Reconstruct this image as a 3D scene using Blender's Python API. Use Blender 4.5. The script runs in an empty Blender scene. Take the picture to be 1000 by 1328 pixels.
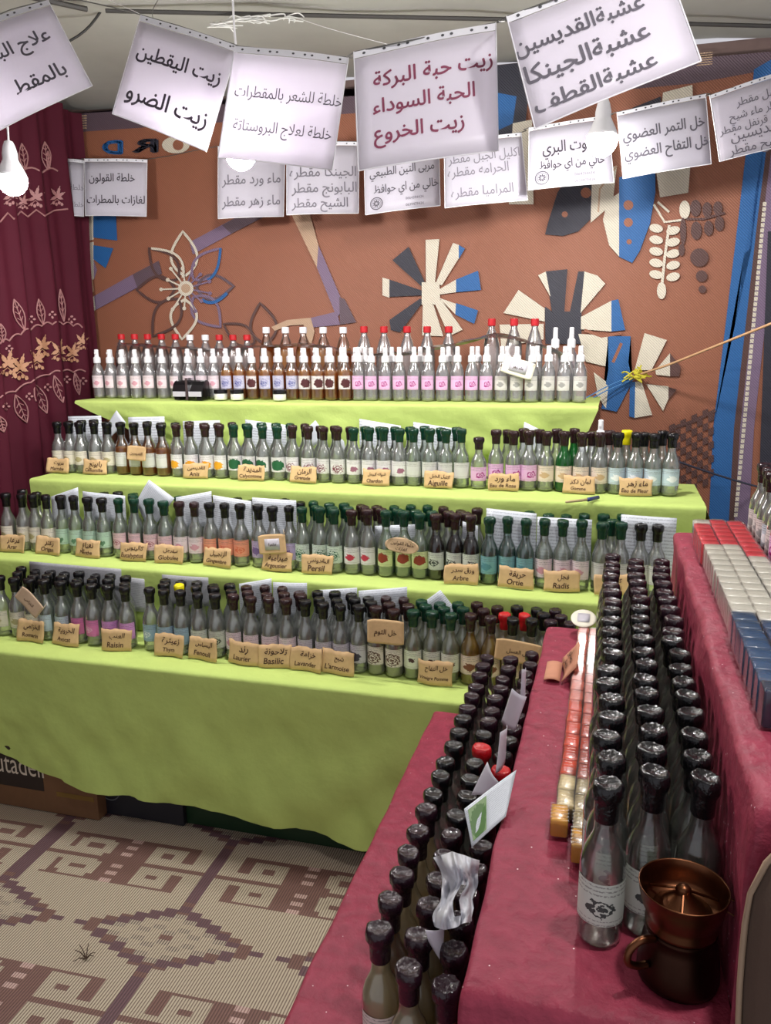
import bpy, bmesh, math, random
from mathutils import Vector, Matrix, noise
random.seed(7)
S = bpy.context.scene
C = S.collection
PI = math.pi

# ------------------------------------------------------------------ camera
F = 1034.0
CAM = Vector((0.0, 0.0, 1.6))
_dy = Vector(((798 - 500) / F, -(437 - 664) / F, -1)).normalized()
_dx = -Vector(((-3226 - 500) / F, -(482 - 664) / F, -1)).normalized()
_dx = (_dx - _dy * _dx.dot(_dy)).normalized()
_dz = _dx.cross(_dy)
ROT = Matrix((_dx, _dy, _dz))
cd = bpy.data.cameras.new('camera')
cam = bpy.data.objects.new('camera', cd)
C.objects.link(cam)
cd.sensor_fit = 'HORIZONTAL'
cd.sensor_width = 36
cd.lens = F / 1000 * 36
cd.clip_start = 0.05
cam.matrix_world = Matrix.Translation(CAM) @ ROT.to_4x4()
S.camera = cam

def ray(px, py): return ROT @ Vector(((px - 500) / F, -(py - 664) / F, -1.0))
def onx(px, py, x): d = ray(px, py); return CAM + d * (x / d.x)
def ony(px, py, y): d = ray(px, py); return CAM + d * (y / d.y)
def onz(px, py, z): d = ray(px, py); return CAM + d * ((z - CAM.z) / d.z)
def atd(px, py, t): return CAM + ray(px, py) * t

# ------------------------------------------------------------------ world and exposure
w = bpy.data.worlds.new('World')
S.world = w
w.use_nodes = True
bg = w.node_tree.nodes['Background']
bg.inputs[0].default_value = (0.95, 0.93, 1.0, 1)
bg.inputs[1].default_value = 0.40
S.view_settings.view_transform = 'Standard'
S.view_settings.look = 'None'
S.view_settings.gamma = 1
S.view_settings.use_curve_mapping = False
S.view_settings.exposure = 0.70
S.cycles.transparent_max_bounces = 40
S.cycles.max_bounces = 8
S.cycles.sample_clamp_indirect = 10
BULB = 330.0

# ------------------------------------------------------------------ materials
_mc = {}
def srgb(r, g, b):
    f = lambda c: (c / 255 / 12.92) if c <= 10 else ((c / 255 + 0.055) / 1.055) ** 2.4
    return (f(r), f(g), f(b), 1)

def newmat(name):
    m = bpy.data.materials.new(name)
    m.use_nodes = True
    nt = m.node_tree
    return m, nt, nt.nodes['Principled BSDF'], nt.nodes['Material Output']

def N(nt, t, **kw):
    n = nt.nodes.new(t)
    for k, v in kw.items():
        if k.startswith('i_'):
            n.inputs[int(k[2:])].default_value = v
        else:
            setattr(n, k, v)
    return n

def M(name, col, rough=0.6, metal=0.0, coat=0.0, spec=0.5, var=0.12, vscale=40, bump=0.0, bscale=200):
    if name in _mc: return _mc[name]
    m, nt, p, o = newmat(name)
    tc = N(nt, 'ShaderNodeTexCoord')
    nz = N(nt, 'ShaderNodeTexNoise'); nz.inputs['Scale'].default_value = vscale; nz.inputs['Detail'].default_value = 3
    nt.links.new(tc.outputs['Object'], nz.inputs['Vector'])
    mx = N(nt, 'ShaderNodeMixRGB')
    mx.inputs[1].default_value = tuple(c * (1 - var) for c in col[:3]) + (1,)
    mx.inputs[2].default_value = tuple(min(1, c * (1 + var)) for c in col[:3]) + (1,)
    nt.links.new(nz.outputs[0], mx.inputs[0])
    nt.links.new(mx.outputs[0], p.inputs['Base Color'])
    p.inputs['Roughness'].default_value = rough
    p.inputs['Metallic'].default_value = metal
    p.inputs['Coat Weight'].default_value = coat
    p.inputs['Specular IOR Level'].default_value = spec
    if bump:
        n2 = N(nt, 'ShaderNodeTexNoise'); n2.inputs['Scale'].default_value = bscale
        nt.links.new(tc.outputs['Object'], n2.inputs['Vector'])
        b = N(nt, 'ShaderNodeBump'); b.inputs['Strength'].default_value = bump; b.inputs['Distance'].default_value = 0.003
        nt.links.new(n2.outputs[0], b.inputs['Height'])
        nt.links.new(b.outputs[0], p.inputs['Normal'])
    _mc[name] = m
    return m

def glass(name, tint, gloss=0.5, haze=0.20, hcol=(0.80, 0.86, 0.81, 1), rim=0.80, gr=0.2):
    """clear walls: tinted see-through, darker towards the rim where more glass is crossed, a sharp reflection on top"""
    if name in _mc: return _mc[name]
    m, nt, p, o = newmat(name)
    nt.nodes.remove(p)
    lw = N(nt, 'ShaderNodeLayerWeight'); lw.inputs[0].default_value = 0.35
    mx = N(nt, 'ShaderNodeMixRGB')
    mx.inputs[1].default_value = tint
    mx.inputs[2].default_value = tuple(c ** 1.5 * rim for c in tint[:3]) + (1,)
    nt.links.new(lw.outputs['Facing'], mx.inputs[0])
    tr = N(nt, 'ShaderNodeBsdfTransparent')
    nt.links.new(mx.outputs[0], tr.inputs[0])
    df = N(nt, 'ShaderNodeBsdfDiffuse'); df.inputs[0].default_value = hcol
    tl = N(nt, 'ShaderNodeBsdfTranslucent'); tl.inputs[0].default_value = hcol
    m0 = N(nt, 'ShaderNodeMixShader'); m0.inputs[0].default_value = 0.5
    nt.links.new(df.outputs[0], m0.inputs[1]); nt.links.new(tl.outputs[0], m0.inputs[2])
    m1 = N(nt, 'ShaderNodeMixShader'); m1.inputs[0].default_value = haze  # diffuse haze colour stands in for light the filled bottles would refract
    nt.links.new(tr.outputs[0], m1.inputs[1]); nt.links.new(m0.outputs[0], m1.inputs[2])
    gl = N(nt, 'ShaderNodeBsdfGlossy'); gl.inputs['Roughness'].default_value = gr
    fr = N(nt, 'ShaderNodeFresnel'); fr.inputs[0].default_value = 1.5
    mm = N(nt, 'ShaderNodeMath', operation='MULTIPLY'); mm.inputs[1].default_value = gloss * 9
    nt.links.new(fr.outputs[0], mm.inputs[0])
    m2 = N(nt, 'ShaderNodeMixShader')
    nt.links.new(mm.outputs[0], m2.inputs[0])
    nt.links.new(m1.outputs[0], m2.inputs[1]); nt.links.new(gl.outputs[0], m2.inputs[2])
    nt.links.new(m2.outputs[0], o.inputs[0])
    _mc[name] = m
    return m

def liquid(name, col, body=0.35):
    if name in _mc: return _mc[name]
    m, nt, p, o = newmat(name)
    nt.nodes.remove(p)
    tr = N(nt, 'ShaderNodeBsdfTransparent'); tr.inputs[0].default_value = col
    df = N(nt, 'ShaderNodeBsdfDiffuse'); df.inputs[0].default_value = col
    tl = N(nt, 'ShaderNodeBsdfTranslucent'); tl.inputs[0].default_value = col
    a = N(nt, 'ShaderNodeMixShader'); a.inputs[0].default_value = 0.5
    nt.links.new(df.outputs[0], a.inputs[1]); nt.links.new(tl.outputs[0], a.inputs[2])
    b = N(nt, 'ShaderNodeMixShader'); b.inputs[0].default_value = body
    nt.links.new(tr.outputs[0], b.inputs[1]); nt.links.new(a.outputs[0], b.inputs[2])
    nt.links.new(b.outputs[0], o.inputs[0])
    _mc[name] = m
    return m

def labelmat(name, base, blob=None, ink=(0.08, 0.07, 0.07, 1), bx=0.5, by=0.42, br=0.24, rings=False, lines=True):
    """a printed paper label drawn in its own UV: a picture blotch and rows of broken text"""
    if name in _mc: return _mc[name]
    m, nt, p, o = newmat(name)
    L = nt.links.new
    uv = N(nt, 'ShaderNodeUVMap')
    sp = N(nt, 'ShaderNodeSeparateXYZ'); L(uv.outputs[0], sp.inputs[0])
    def math_(op, a, b=None):
        n = N(nt, 'ShaderNodeMath', operation=op)
        for i, v in enumerate((a, b)):
            if v is None: continue
            if isinstance(v, (int, float)): n.inputs[i].default_value = v
            else: L(v, n.inputs[i])
        return n.outputs[0]
    col = None
    c0 = N(nt, 'ShaderNodeRGB'); c0.outputs[0].default_value = base
    col = c0.outputs[0]
    nz = N(nt, 'ShaderNodeTexNoise'); nz.inputs['Scale'].default_value = 9; nz.inputs['Detail'].default_value = 4
    L(uv.outputs[0], nz.inputs['Vector'])
    if blob:
        dx = math_('SUBTRACT', sp.outputs[0], bx); dy = math_('SUBTRACT', sp.outputs[1], by)
        d = math_('SQRT', math_('ADD', math_('MULTIPLY', dx, dx), math_('MULTIPLY', dy, dy)))
        dn = math_('ADD', d, math_('MULTIPLY', math_('SUBTRACT', nz.outputs[0], 0.5), 0.35))
        if rings:
            f = math_('MULTIPLY', math_('LESS_THAN', dn, br), math_('GREATER_THAN', math_('SINE', math_('MULTIPLY', dn, 46)), -0.25))
        else:
            f = math_('LESS_THAN', dn, br)
        mx = N(nt, 'ShaderNodeMixRGB'); L(f, mx.inputs[0]); L(col, mx.inputs[1]); mx.inputs[2].default_value = blob
        col = mx.outputs[0]
    if lines:
        v = sp.outputs[1]
        st = math_('GREATER_THAN', math_('SINE', math_('MULTIPLY', v, 62)), 0.35)
        zone = math_('ADD', math_('GREATER_THAN', v, 0.70), math_('LESS_THAN', v, 0.13))
        n2 = N(nt, 'ShaderNodeTexNoise'); n2.inputs['Scale'].default_value = 26
        L(uv.outputs[0], n2.inputs['Vector'])
        br_ = math_('GREATER_THAN', n2.outputs[0], 0.47)
        f = math_('MULTIPLY', math_('MULTIPLY', math_('MULTIPLY', st, zone), br_), 0.6)
        mx = N(nt, 'ShaderNodeMixRGB'); L(f, mx.inputs[0]); L(col, mx.inputs[1]); mx.inputs[2].default_value = ink
        col = mx.outputs[0]
    L(col, p.inputs['Base Color'])
    p.inputs['Roughness'].default_value = 0.5
    _mc[name] = m
    return m

def cloth(name, col, glitter=False, fold=1.0):
    if name in _mc: return _mc[name]
    m, nt, p, o = newmat(name)
    L = nt.links.new
    tc = N(nt, 'ShaderNodeTexCoord')
    n1 = N(nt, 'ShaderNodeTexNoise'); n1.inputs['Scale'].default_value = 14 if not glitter else 38; n1.inputs['Detail'].default_value = 5
    L(tc.outputs['Object'], n1.inputs['Vector'])
    mx = N(nt, 'ShaderNodeMixRGB')
    k = 0.10 if not glitter else 0.42
    mx.inputs[1].default_value = tuple(c * (1 - k) for c in col[:3]) + (1,)
    mx.inputs[2].default_value = tuple(c * (1 + k) for c in col[:3]) + (1,)
    L(n1.outputs[0], mx.inputs[0]); L(mx.outputs[0], p.inputs['Base Color'])
    p.inputs['Roughness'].default_value = 0.8
    p.inputs['Specular IOR Level'].default_value = 0.25
    n2 = N(nt, 'ShaderNodeTexNoise'); n2.inputs['Scale'].default_value = 420
    L(tc.outputs['Object'], n2.inputs['Vector'])
    b = N(nt, 'ShaderNodeBump'); b.inputs['Strength'].default_value = 0.15; b.inputs['Distance'].default_value = 0.002
    L(n2.outputs[0], b.inputs['Height']); 
    b2 = N(nt, 'ShaderNodeBump'); b2.inputs['Strength'].default_value = 0.5 * fold; b2.inputs['Distance'].default_value = 0.012
    L(n1.outputs[0], b2.inputs['Height']); L(b.outputs[0], b2.inputs['Normal'])
    L(b2.outputs[0], p.inputs['Normal'])
    if glitter:
        p.inputs['Roughness'].default_value = 0.5
        vo = N(nt, 'ShaderNodeTexVoronoi'); vo.inputs['Scale'].default_value = 75
        L(tc.outputs['Object'], vo.inputs['Vector'])
        lt = N(nt, 'ShaderNodeMath', operation='LESS_THAN'); lt.inputs[1].default_value = 0.085
        L(vo.outputs['Distance'], lt.inputs[0])
        sc = N(nt, 'ShaderNodeSeparateColor'); L(vo.outputs['Color'], sc.inputs[0])
        gt = N(nt, 'ShaderNodeMath', operation='GREATER_THAN'); gt.inputs[1].default_value = 0.72
        L(sc.outputs[0], gt.inputs[0])
        mu = N(nt, 'ShaderNodeMath', operation='MULTIPLY'); L(lt.outputs[0], mu.inputs[0]); L(gt.outputs[0], mu.inputs[1])
        m2 = N(nt, 'ShaderNodeMixRGB'); L(mu.outputs[0], m2.inputs[0]); L(mx.outputs[0], m2.inputs[1]); m2.inputs[2].default_value = (0.9, 0.7, 0.72, 1)
        L(m2.outputs[0], p.inputs['Base Color'])
    _mc[name] = m
    return m

def woven(name, col, sx=900, ang=True):
    """plastic weave: fine diagonal ribs in shade-neutral bump with a slight thread colour change"""
    if name in _mc: return _mc[name]
    m, nt, p, o = newmat(name)
    L = nt.links.new
    tc = N(nt, 'ShaderNodeTexCoord')
    wv = N(nt, 'ShaderNodeTexWave'); wv.wave_type = 'BANDS'; wv.bands_direction = 'DIAGONAL'
    wv.inputs['Scale'].default_value = 60; wv.inputs['Distortion'].default_value = 0.6
    L(tc.outputs['Object'], wv.inputs['Vector'])
    mx = N(nt, 'ShaderNodeMixRGB')
    mx.inputs[1].default_value = tuple(c * 0.80 for c in col[:3]) + (1,)
    mx.inputs[2].default_value = tuple(min(1, c * 1.12) for c in col[:3]) + (1,)
    L(wv.outputs[0], mx.inputs[0]); L(mx.outputs[0], p.inputs['Base Color'])
    b = N(nt, 'ShaderNodeBump'); b.inputs['Strength'].default_value = 0.4; b.inputs['Distance'].default_value = 0.002
    L(wv.outputs[0], b.inputs['Height']); L(b.outputs[0], p.inputs['Normal'])
    p.inputs['Roughness'].default_value = 0.55
    _mc[name] = m
    return m

def ribbed(name, col, col2):
    if name in _mc: return _mc[name]
    m, nt, p, o = newmat(name)
    L = nt.links.new
    tc = N(nt, 'ShaderNodeTexCoord')
    wv = N(nt, 'ShaderNodeTexWave'); wv.wave_type = 'BANDS'; wv.bands_direction = 'X'
    wv.inputs['Scale'].default_value = 40; wv.inputs['Distortion'].default_value = 0.25
    L(tc.outputs['Object'], wv.inputs['Vector'])
    cr = N(nt, 'ShaderNodeValToRGB')
    cr.color_ramp.elements[0].position = 0.22; cr.color_ramp.elements[0].color = col2
    cr.color_ramp.elements[1].position = 0.42; cr.color_ramp.elements[1].color = col
    L(wv.outputs[0], cr.inputs[0]); L(cr.outputs[0], p.inputs['Base Color'])
    b = N(nt, 'ShaderNodeBump'); b.inputs['Strength'].default_value = 0.5; b.inputs['Distance'].default_value = 0.002
    L(wv.outputs[0], b.inputs['Height']); L(b.outputs[0], p.inputs['Normal'])
    p.inputs['Roughness'].default_value = 0.6
    _mc[name] = m
    return m

def lightmat(name, col, strength):
    m, nt, p, o = newmat(name)
    nt.nodes.remove(p)
    e = N(nt, 'ShaderNodeEmission'); e.inputs[0].default_value = col; e.inputs[1].default_value = strength
    nt.links.new(e.outputs[0], o.inputs[0])
    return m

def sheetmat(name, base, ink):
    """typed paper: rows of broken lines in the sheet's own UV"""
    if name in _mc: return _mc[name]
    m, nt, p, o = newmat(name)
    L = nt.links.new
    uv = N(nt, 'ShaderNodeUVMap'); sp = N(nt, 'ShaderNodeSeparateXYZ'); L(uv.outputs[0], sp.inputs[0])
    mu = N(nt, 'ShaderNodeMath', operation='MULTIPLY'); mu.inputs[1].default_value = 120; L(sp.outputs[1], mu.inputs[0])
    si = N(nt, 'ShaderNodeMath', operation='SINE'); L(mu.outputs[0], si.inputs[0])
    gt = N(nt, 'ShaderNodeMath', operation='GREATER_THAN'); gt.inputs[1].default_value = 0.2; L(si.outputs[0], gt.inputs[0])
    nz = N(nt, 'ShaderNodeTexNoise'); nz.inputs['Scale'].default_value = 45; L(uv.outputs[0], nz.inputs['Vector'])
    g2 = N(nt, 'ShaderNodeMath', operation='GREATER_THAN'); g2.inputs[1].default_value = 0.46; L(nz.outputs[0], g2.inputs[0])
    m3 = N(nt, 'ShaderNodeMath', operation='MULTIPLY'); L(gt.outputs[0], m3.inputs[0]); L(g2.outputs[0], m3.inputs[1])
    m4 = N(nt, 'ShaderNodeMath', operation='MULTIPLY'); m4.inputs[1].default_value = 0.45; L(m3.outputs[0], m4.inputs[0])
    mx = N(nt, 'ShaderNodeMixRGB'); L(m4.outputs[0], mx.inputs[0]); mx.inputs[1].default_value = base; mx.inputs[2].default_value = ink
    L(mx.outputs[0], p.inputs['Base Color'])
    p.inputs['Roughness'].default_value = 0.45
    _mc[name] = m
    return m

# ------------------------------------------------------------------ mesh helpers
def link(name, me, mats, parent=None, smooth=False):
    o = bpy.data.objects.new(name, me)
    if not isinstance(mats, (list, tuple)): mats = [mats]
    if len(me.materials) == 0:
        for m in mats: me.materials.append(m)
    C.objects.link(o)
    if parent: o.parent = parent
    if smooth:
        for p in me.polygons: p.use_smooth = True
    return o

def pyd(name, v, f, mats, parent=None, smooth=False, mi=None, uv=None):
    me = bpy.data.meshes.new(name)
    me.from_pydata([tuple(a) for a in v], [], f)
    if uv:
        l = me.uv_layers.new(name='UVMap')
        for lp in me.loops: l.data[lp.index].uv = uv[lp.vertex_index]
    o = link(name, me, mats, parent, smooth)
    if mi:
        for p, i in zip(me.polygons, mi): p.material_index = i
    me.update()
    return o

def tag(o, label, cat, group=None, kind=None):
    o['label'] = label; o['category'] = cat
    if group: o['group'] = group
    if kind: o['kind'] = kind
    return o

def struct(o):
    o['kind'] = 'structure'; return o

def empty(name, loc):
    o = bpy.data.objects.new(name, None); C.objects.link(o); o.location = loc; o.empty_display_size = 0.02
    return o

def lathe(prof, seg=20, wob=None):
    v, f = [], []
    for r, z in prof:
        for k in range(seg):
            a = 2 * PI * k / seg
            rr = r * (1 + (wob(a, z) if wob else 0))
            v.append((rr * math.cos(a), rr * math.sin(a), z))
    n = len(prof)
    for i in range(n - 1):
        for k in range(seg):
            k2 = (k + 1) % seg
            f.append((i * seg + k, i * seg + k2, (i + 1) * seg + k2, (i + 1) * seg + k))
    if prof[0][0] > 1e-5: f.append(tuple(range(seg - 1, -1, -1)))
    if prof[-1][0] > 1e-5: f.append(tuple(range((n - 1) * seg, n * seg)))
    return v, f

def box(x0, x1, y0, y1, z0, z1):
    v = [(x, y, z) for x in (x0, x1) for y in (y0, y1) for z in (z0, z1)]
    f = [(0, 1, 3, 2), (4, 6, 7, 5), (0, 4, 5, 1), (2, 3, 7, 6), (0, 2, 6, 4), (1, 5, 7, 3)]
    return v, f

def boxo(name, x0, x1, y0, y1, z0, z1, mat, parent=None, bev=0.0):
    v, f = box(x0, x1, y0, y1, z0, z1)
    o = pyd(name, v, f, mat, parent)
    if bev:
        bm = bmesh.new(); bm.from_mesh(o.data)
        bmesh.ops.bevel(bm, geom=bm.edges[:], offset=bev, segments=2, affect='EDGES', profile=0.5)
        bm.to_mesh(o.data); bm.free()
        for p in o.data.polygons: p.use_smooth = True
    return o

def tube_vf(pts, r, seg=8, close=False):
    pts = [Vector(p) for p in pts]
    v, f = [], []
    n = len(pts)
    for i, p in enumerate(pts):
        t = (pts[min(i + 1, n - 1)] - pts[max(i - 1, 0)]).normalized()
        a = t.cross(Vector((0.13, 0.31, 0.94))).normalized(); b = t.cross(a)
        rr = r[i] if isinstance(r, (list, tuple)) else r
        for k in range(seg):
            an = 2 * PI * k / seg
            v.append(p + a * (math.cos(an) * rr) + b * (math.sin(an) * rr))
    for i in range(n - 1):
        for k in range(seg):
            k2 = (k + 1) % seg
            f.append((i * seg + k, i * seg + k2, (i + 1) * seg + k2, (i + 1) * seg + k))
    f.append(tuple(range(seg - 1, -1, -1))); f.append(tuple(range((n - 1) * seg, n * seg)))
    return v, f

def merge(parts):
    V, Fc, mi = [], [], []
    for v, f, i in parts:
        b = len(V)
        V += [tuple(a) for a in v]
        for q in f:
            Fc.append(tuple(b + k for k in q)); mi.append(i)
    return V, Fc, mi

def smoothpath(pts, n=6):
    pts = [Vector(p) for p in pts]; out = []
    for i in range(len(pts) - 1):
        p0, p1, p2, p3 = pts[max(i - 1, 0)], pts[i], pts[i + 1], pts[min(i + 2, len(pts) - 1)]
        for k in range(n):
            t = k / n
            out.append(0.5 * ((2 * p1) + (p2 - p0) * t + (2 * p0 - 5 * p1 + 4 * p2 - p3) * t * t + (3 * p1 - p0 - 3 * p2 + p3) * t ** 3))
    out.append(pts[-1])
    return out

# ------------------------------------------------------------------ Arabic and Latin lettering
_AR = {}
for _c, _b, _n in [('ء', 0xFE80, 1), ('آ', 0xFE81, 2), ('أ', 0xFE83, 2), ('إ', 0xFE87, 2), ('ئ', 0xFE89, 4), ('ا', 0xFE8D, 2), ('ب', 0xFE8F, 4),
                   ('ة', 0xFE93, 2), ('ت', 0xFE95, 4), ('ث', 0xFE99, 4), ('ج', 0xFE9D, 4), ('ح', 0xFEA1, 4), ('خ', 0xFEA5, 4), ('د', 0xFEA9, 2),
                   ('ذ', 0xFEAB, 2), ('ر', 0xFEAD, 2), ('ز', 0xFEAF, 2), ('س', 0xFEB1, 4), ('ش', 0xFEB5, 4), ('ص', 0xFEB9, 4), ('ض', 0xFEBD, 4),
                   ('ط', 0xFEC1, 4), ('ظ', 0xFEC5, 4), ('ع', 0xFEC9, 4), ('غ', 0xFECD, 4), ('ف', 0xFED1, 4), ('ق', 0xFED5, 4), ('ك', 0xFED9, 4),
                   ('ل', 0xFEDD, 4), ('م', 0xFEE1, 4), ('ن', 0xFEE5, 4), ('ه', 0xFEE9, 4), ('و', 0xFEED, 2), ('ى', 0xFEEF, 2), ('ي', 0xFEF1, 4)]:
    _AR[_c] = (_b, _n)

def arabic(s):
    if not any(c in _AR for c in s): return s
    out = []
    i = 0
    prev = False
    while i < len(s):
        c = s[i]
        if c not in _AR:
            out.append(c); prev = False; i += 1; continue
        if c == 'ل' and i + 1 < len(s) and s[i + 1] == 'ا':
            out.append(chr(0xFEFC if prev else 0xFEFB)); prev = False; i += 2; continue
        b, n = _AR[c]
        nxt = i + 1 < len(s) and s[i + 1] in _AR and _AR[s[i + 1]][1] > 1
        j = n == 4 and nxt
        pj = prev and n > 1
        out.append(chr(b + (3 if pj and j else 2 if j else 1 if pj else 0)))
        prev = n == 4; i += 1
    return ''.join(reversed(out))

_tx = {}
def textmesh(s, bold=0.0, shear=0.0):
    """flat outline of a line of writing, centred, unit height: list of verts, faces, width"""
    k = (s, bold, shear)
    if k in _tx: return _tx[k]
    c = bpy.data.curves.new('t', 'FONT'); c.body = arabic(s); c.size = 1; c.resolution_u = 3; c.shear = shear
    o = bpy.data.objects.new('t', c); C.objects.link(o)
    bpy.context.view_layer.update()
    me = bpy.data.meshes.new_from_object(o.evaluated_get(bpy.context.evaluated_depsgraph_get()))
    v = [(p.co.x, p.co.y) for p in me.vertices]; f = [tuple(p.vertices) for p in me.polygons]
    bpy.data.objects.remove(o); bpy.data.meshes.remove(me)
    x0 = min(a[0] for a in v); x1 = max(a[0] for a in v)
    v = [(a[0] - (x0 + x1) / 2, a[1] - 0.3) for a in v]
    if bold:
        n = len(v); b = bold * 0.9
        sh = ((-b, 0), (b, 0), (0, b), (0, -b))
        f = [tuple(i + n * q for i in t) for q in range(4) for t in f]
        v = [(x + dx, y + dy) for dx, dy in sh for x, y in v]
    _tx[k] = (v, f, x1 - x0)
    return _tx[k]

def writing(name, lines, fn, mat, parent, aspect, bold=0.0, shear=0.0):
    """lines: (u, v, width, text, squeeze) in the surface's 0..1; fn(u, v) -> 3D point lifted off the surface"""
    V, Fc = [], []
    for ln in lines:
        u, vv, wd, s = ln[:4]
        hk = ln[4] if len(ln) > 4 else 1.0
        t, f, tw = textmesh(s, bold, shear)
        k = wd / tw
        b = len(V)
        for x, y in t: V.append(fn(u + x * k, vv + y * k * aspect * hk))
        Fc += [tuple(b + i for i in q) for q in f]
    return pyd(name, V, Fc, mat, parent)

# ------------------------------------------------------------------ palette
GREEN = cloth('green cotton cloth', srgb(186, 208, 116))
RED = cloth('crimson glitter plush', srgb(146, 54, 74), glitter=True)
CURT = cloth('burgundy velvet', srgb(74, 16, 34), fold=0.3)
def paper(name, col):
    m = M(name, col, 0.4, coat=0.3, var=0.03)
    nt = m.node_tree; p = nt.nodes['Principled BSDF']; o = nt.nodes['Material Output']
    tl = N(nt, 'ShaderNodeBsdfTranslucent'); tl.inputs[0].default_value = col
    mx = N(nt, 'ShaderNodeMixShader'); mx.inputs[0].default_value = 0.42
    nt.links.new(p.outputs[0], mx.inputs[1]); nt.links.new(tl.outputs[0], mx.inputs[2]); nt.links.new(mx.outputs[0], o.inputs[0])
    return m
PAPER = paper('white paper', srgb(232, 230, 238))
PAPERG = paper('greyish paper', srgb(236, 232, 240))
KRAFT = M('kraft card', srgb(206, 172, 126), 0.8, var=0.12, vscale=90)
BLACKP = M('black plastic', srgb(18, 18, 20), 0.25)
WHITEP = M('white plastic', srgb(235, 235, 238), 0.35, var=0.02)
REDP = M('red plastic', srgb(190, 30, 38), 0.35)
INK = M('pen ink', srgb(70, 40, 25), 0.7)
INKG = M('grey print', srgb(92, 88, 98), 0.7)
INKD = M('dark print', srgb(58, 48, 62), 0.7)
INKL = M('faint print', srgb(128, 124, 134), 0.7)
INKM = M('maroon print', srgb(140, 52, 84), 0.7)
WIRE = M('dull wire', srgb(90, 90, 86), 0.5)

# ================================================================== THE SETTING
CEIL = 2.66
o = pyd('ground', [(-4, -0.6, -0.004), (2.2, -0.6, -0.004), (2.2, 3.6, -0.004), (-4, 3.6, -0.004)], [(0, 1, 2, 3)], M('dusty concrete', srgb(120, 105, 95), 0.9)); o.name = 'floor'; struct(o)
struct(pyd('wall_back', [(-4, 3.46, 0), (2.2, 3.46, 0), (2.2, 3.46, CEIL), (-4, 3.46, CEIL)], [(0, 1, 2, 3)], M('tent cloth', srgb(120, 100, 95), 0.9)))
struct(pyd('wall_left', [(-2.62, -0.6, 0), (-2.62, 3.46, 0), (-2.62, 3.46, CEIL), (-2.62, -0.6, CEIL)], [(0, 1, 2, 3)], M('tent cloth', srgb(120, 100, 95), 0.9)))
v = []; f = []
nx, ny = 40, 30
for j in range(ny + 1):
    for i in range(nx + 1):
        x = -3.2 + 5.4 * i / nx; y = -0.6 + 4.06 * j / ny
        v.append((x, y, CEIL + 0.02 * noise.noise(Vector((x * 1.5, y * 1.5, 0))) + 0.01 * math.sin(x * 9)))
for j in range(ny):
    for i in range(nx):
        a = j * (nx + 1) + i
        f.append((a, a + 1, a + nx + 2, a + nx + 1))
struct(pyd('ceiling', v, f, M('grey tarpaulin', srgb(172, 172, 166), 0.8, var=0.08, vscale=9, bump=0.2, bscale=60), smooth=True))
# seam batten and the dark pole under the tarpaulin
def ceilpt(px, py, z=CEIL - 0.03): return onz(px, py, z)
v, f = tube_vf([ceilpt(137, 14), ceilpt(500, 22), ceilpt(650, 25), ceilpt(1010, 34)], 0.0065, 6)
struct(pyd('trim_1', v, f, M('dark batten', srgb(66, 64, 62), 0.6)))
v, f = tube_vf([ceilpt(30, -6), ceilpt(113, 12)], 0.008, 6)
struct(pyd('trim_2', v, f, M('dark batten', srgb(66, 64, 62), 0.6)))

# ------------------------------------------------------------------ woven mat on the back wall
WY = 3.40
mcols = [('terracotta', (150, 94, 70)), ('cream', (214, 206, 188)), ('blue', (38, 98, 160)), ('charcoal', (46, 46, 58)), ('brown', (88, 60, 56)), ('mauve', (124, 104, 130)), ('tan', (190, 160, 132)), ('dusk', (96, 78, 88))]
mm_ = [woven('mat ' + n, srgb(*c)) for n, c in mcols]
IX = {n: i for i, (n, c) in enumerate(mcols)}
parts = []
v = []; f = []
for i in range(33):
    for j in range(2):
        x = -2.45 + 3.35 * i / 32
        zt = 2.56 + 0.012 * math.sin(i * 1.1)
        v.append((x, WY + 0.012, (0.35, zt)[j]))
for i in range(32): f.append((2 * i, 2 * i + 2, 2 * i + 3, 2 * i + 1))
parts.append((v, f, 0))
_lay = [0]
def wp(x, y):
    return ony(x, y, WY + 0.010 - _lay[0] * 0.0002)
def poly(col, pts, sx=1.0, ox=0.0, oy=0.0):
    _lay[0] += 0.25
    V = [wp(ox + x * sx, oy + y * sx) for x, y in pts]
    n = len(V)
    bm = bmesh.new()
    vs = [bm.verts.new(p) for p in V]
    try:
        bm.faces.new(vs)
        bmesh.ops.triangulate(bm, faces=bm.faces[:])
    except Exception: pass
    bm.verts.index_update()
    parts.append(([tuple(a.co) for a in bm.verts], [tuple(a.index for a in q.verts) for q in bm.faces], IX[col]))
    bm.free()
def ell(col, cx, cy, rx, ry, rot=0, n=18, **k):
    pts = []
    for i in range(n):
        a = 2 * PI * i / n
        x, y = rx * math.cos(a), ry * math.sin(a)
        pts.append((cx + x * math.cos(rot) - y * math.sin(rot), cy + x * math.sin(rot) + y * math.cos(rot)))
    poly(col, pts, **k)
def stroke(col, pts, wd, closed=False):
    _lay[0] += 0.1
    if closed: pts = pts + pts[:2]
    V = []
    n = len(pts)
    for i in range(n):
        x0, y0 = pts[max(i - 1, 0)]; x1, y1 = pts[min(i + 1, n - 1)]
        dx, dy = x1 - x0, y1 - y0; l = math.hypot(dx, dy) or 1
        nx_, ny_ = -dy / l * wd / 2, dx / l * wd / 2
        V += [wp(pts[i][0] + nx_, pts[i][1] + ny_), wp(pts[i][0] - nx_, pts[i][1] - ny_)]
    parts.append((V, [(2 * i, 2 * i + 1, 2 * i + 3, 2 * i + 2) for i in range(n - 1)], IX[col]))
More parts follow.
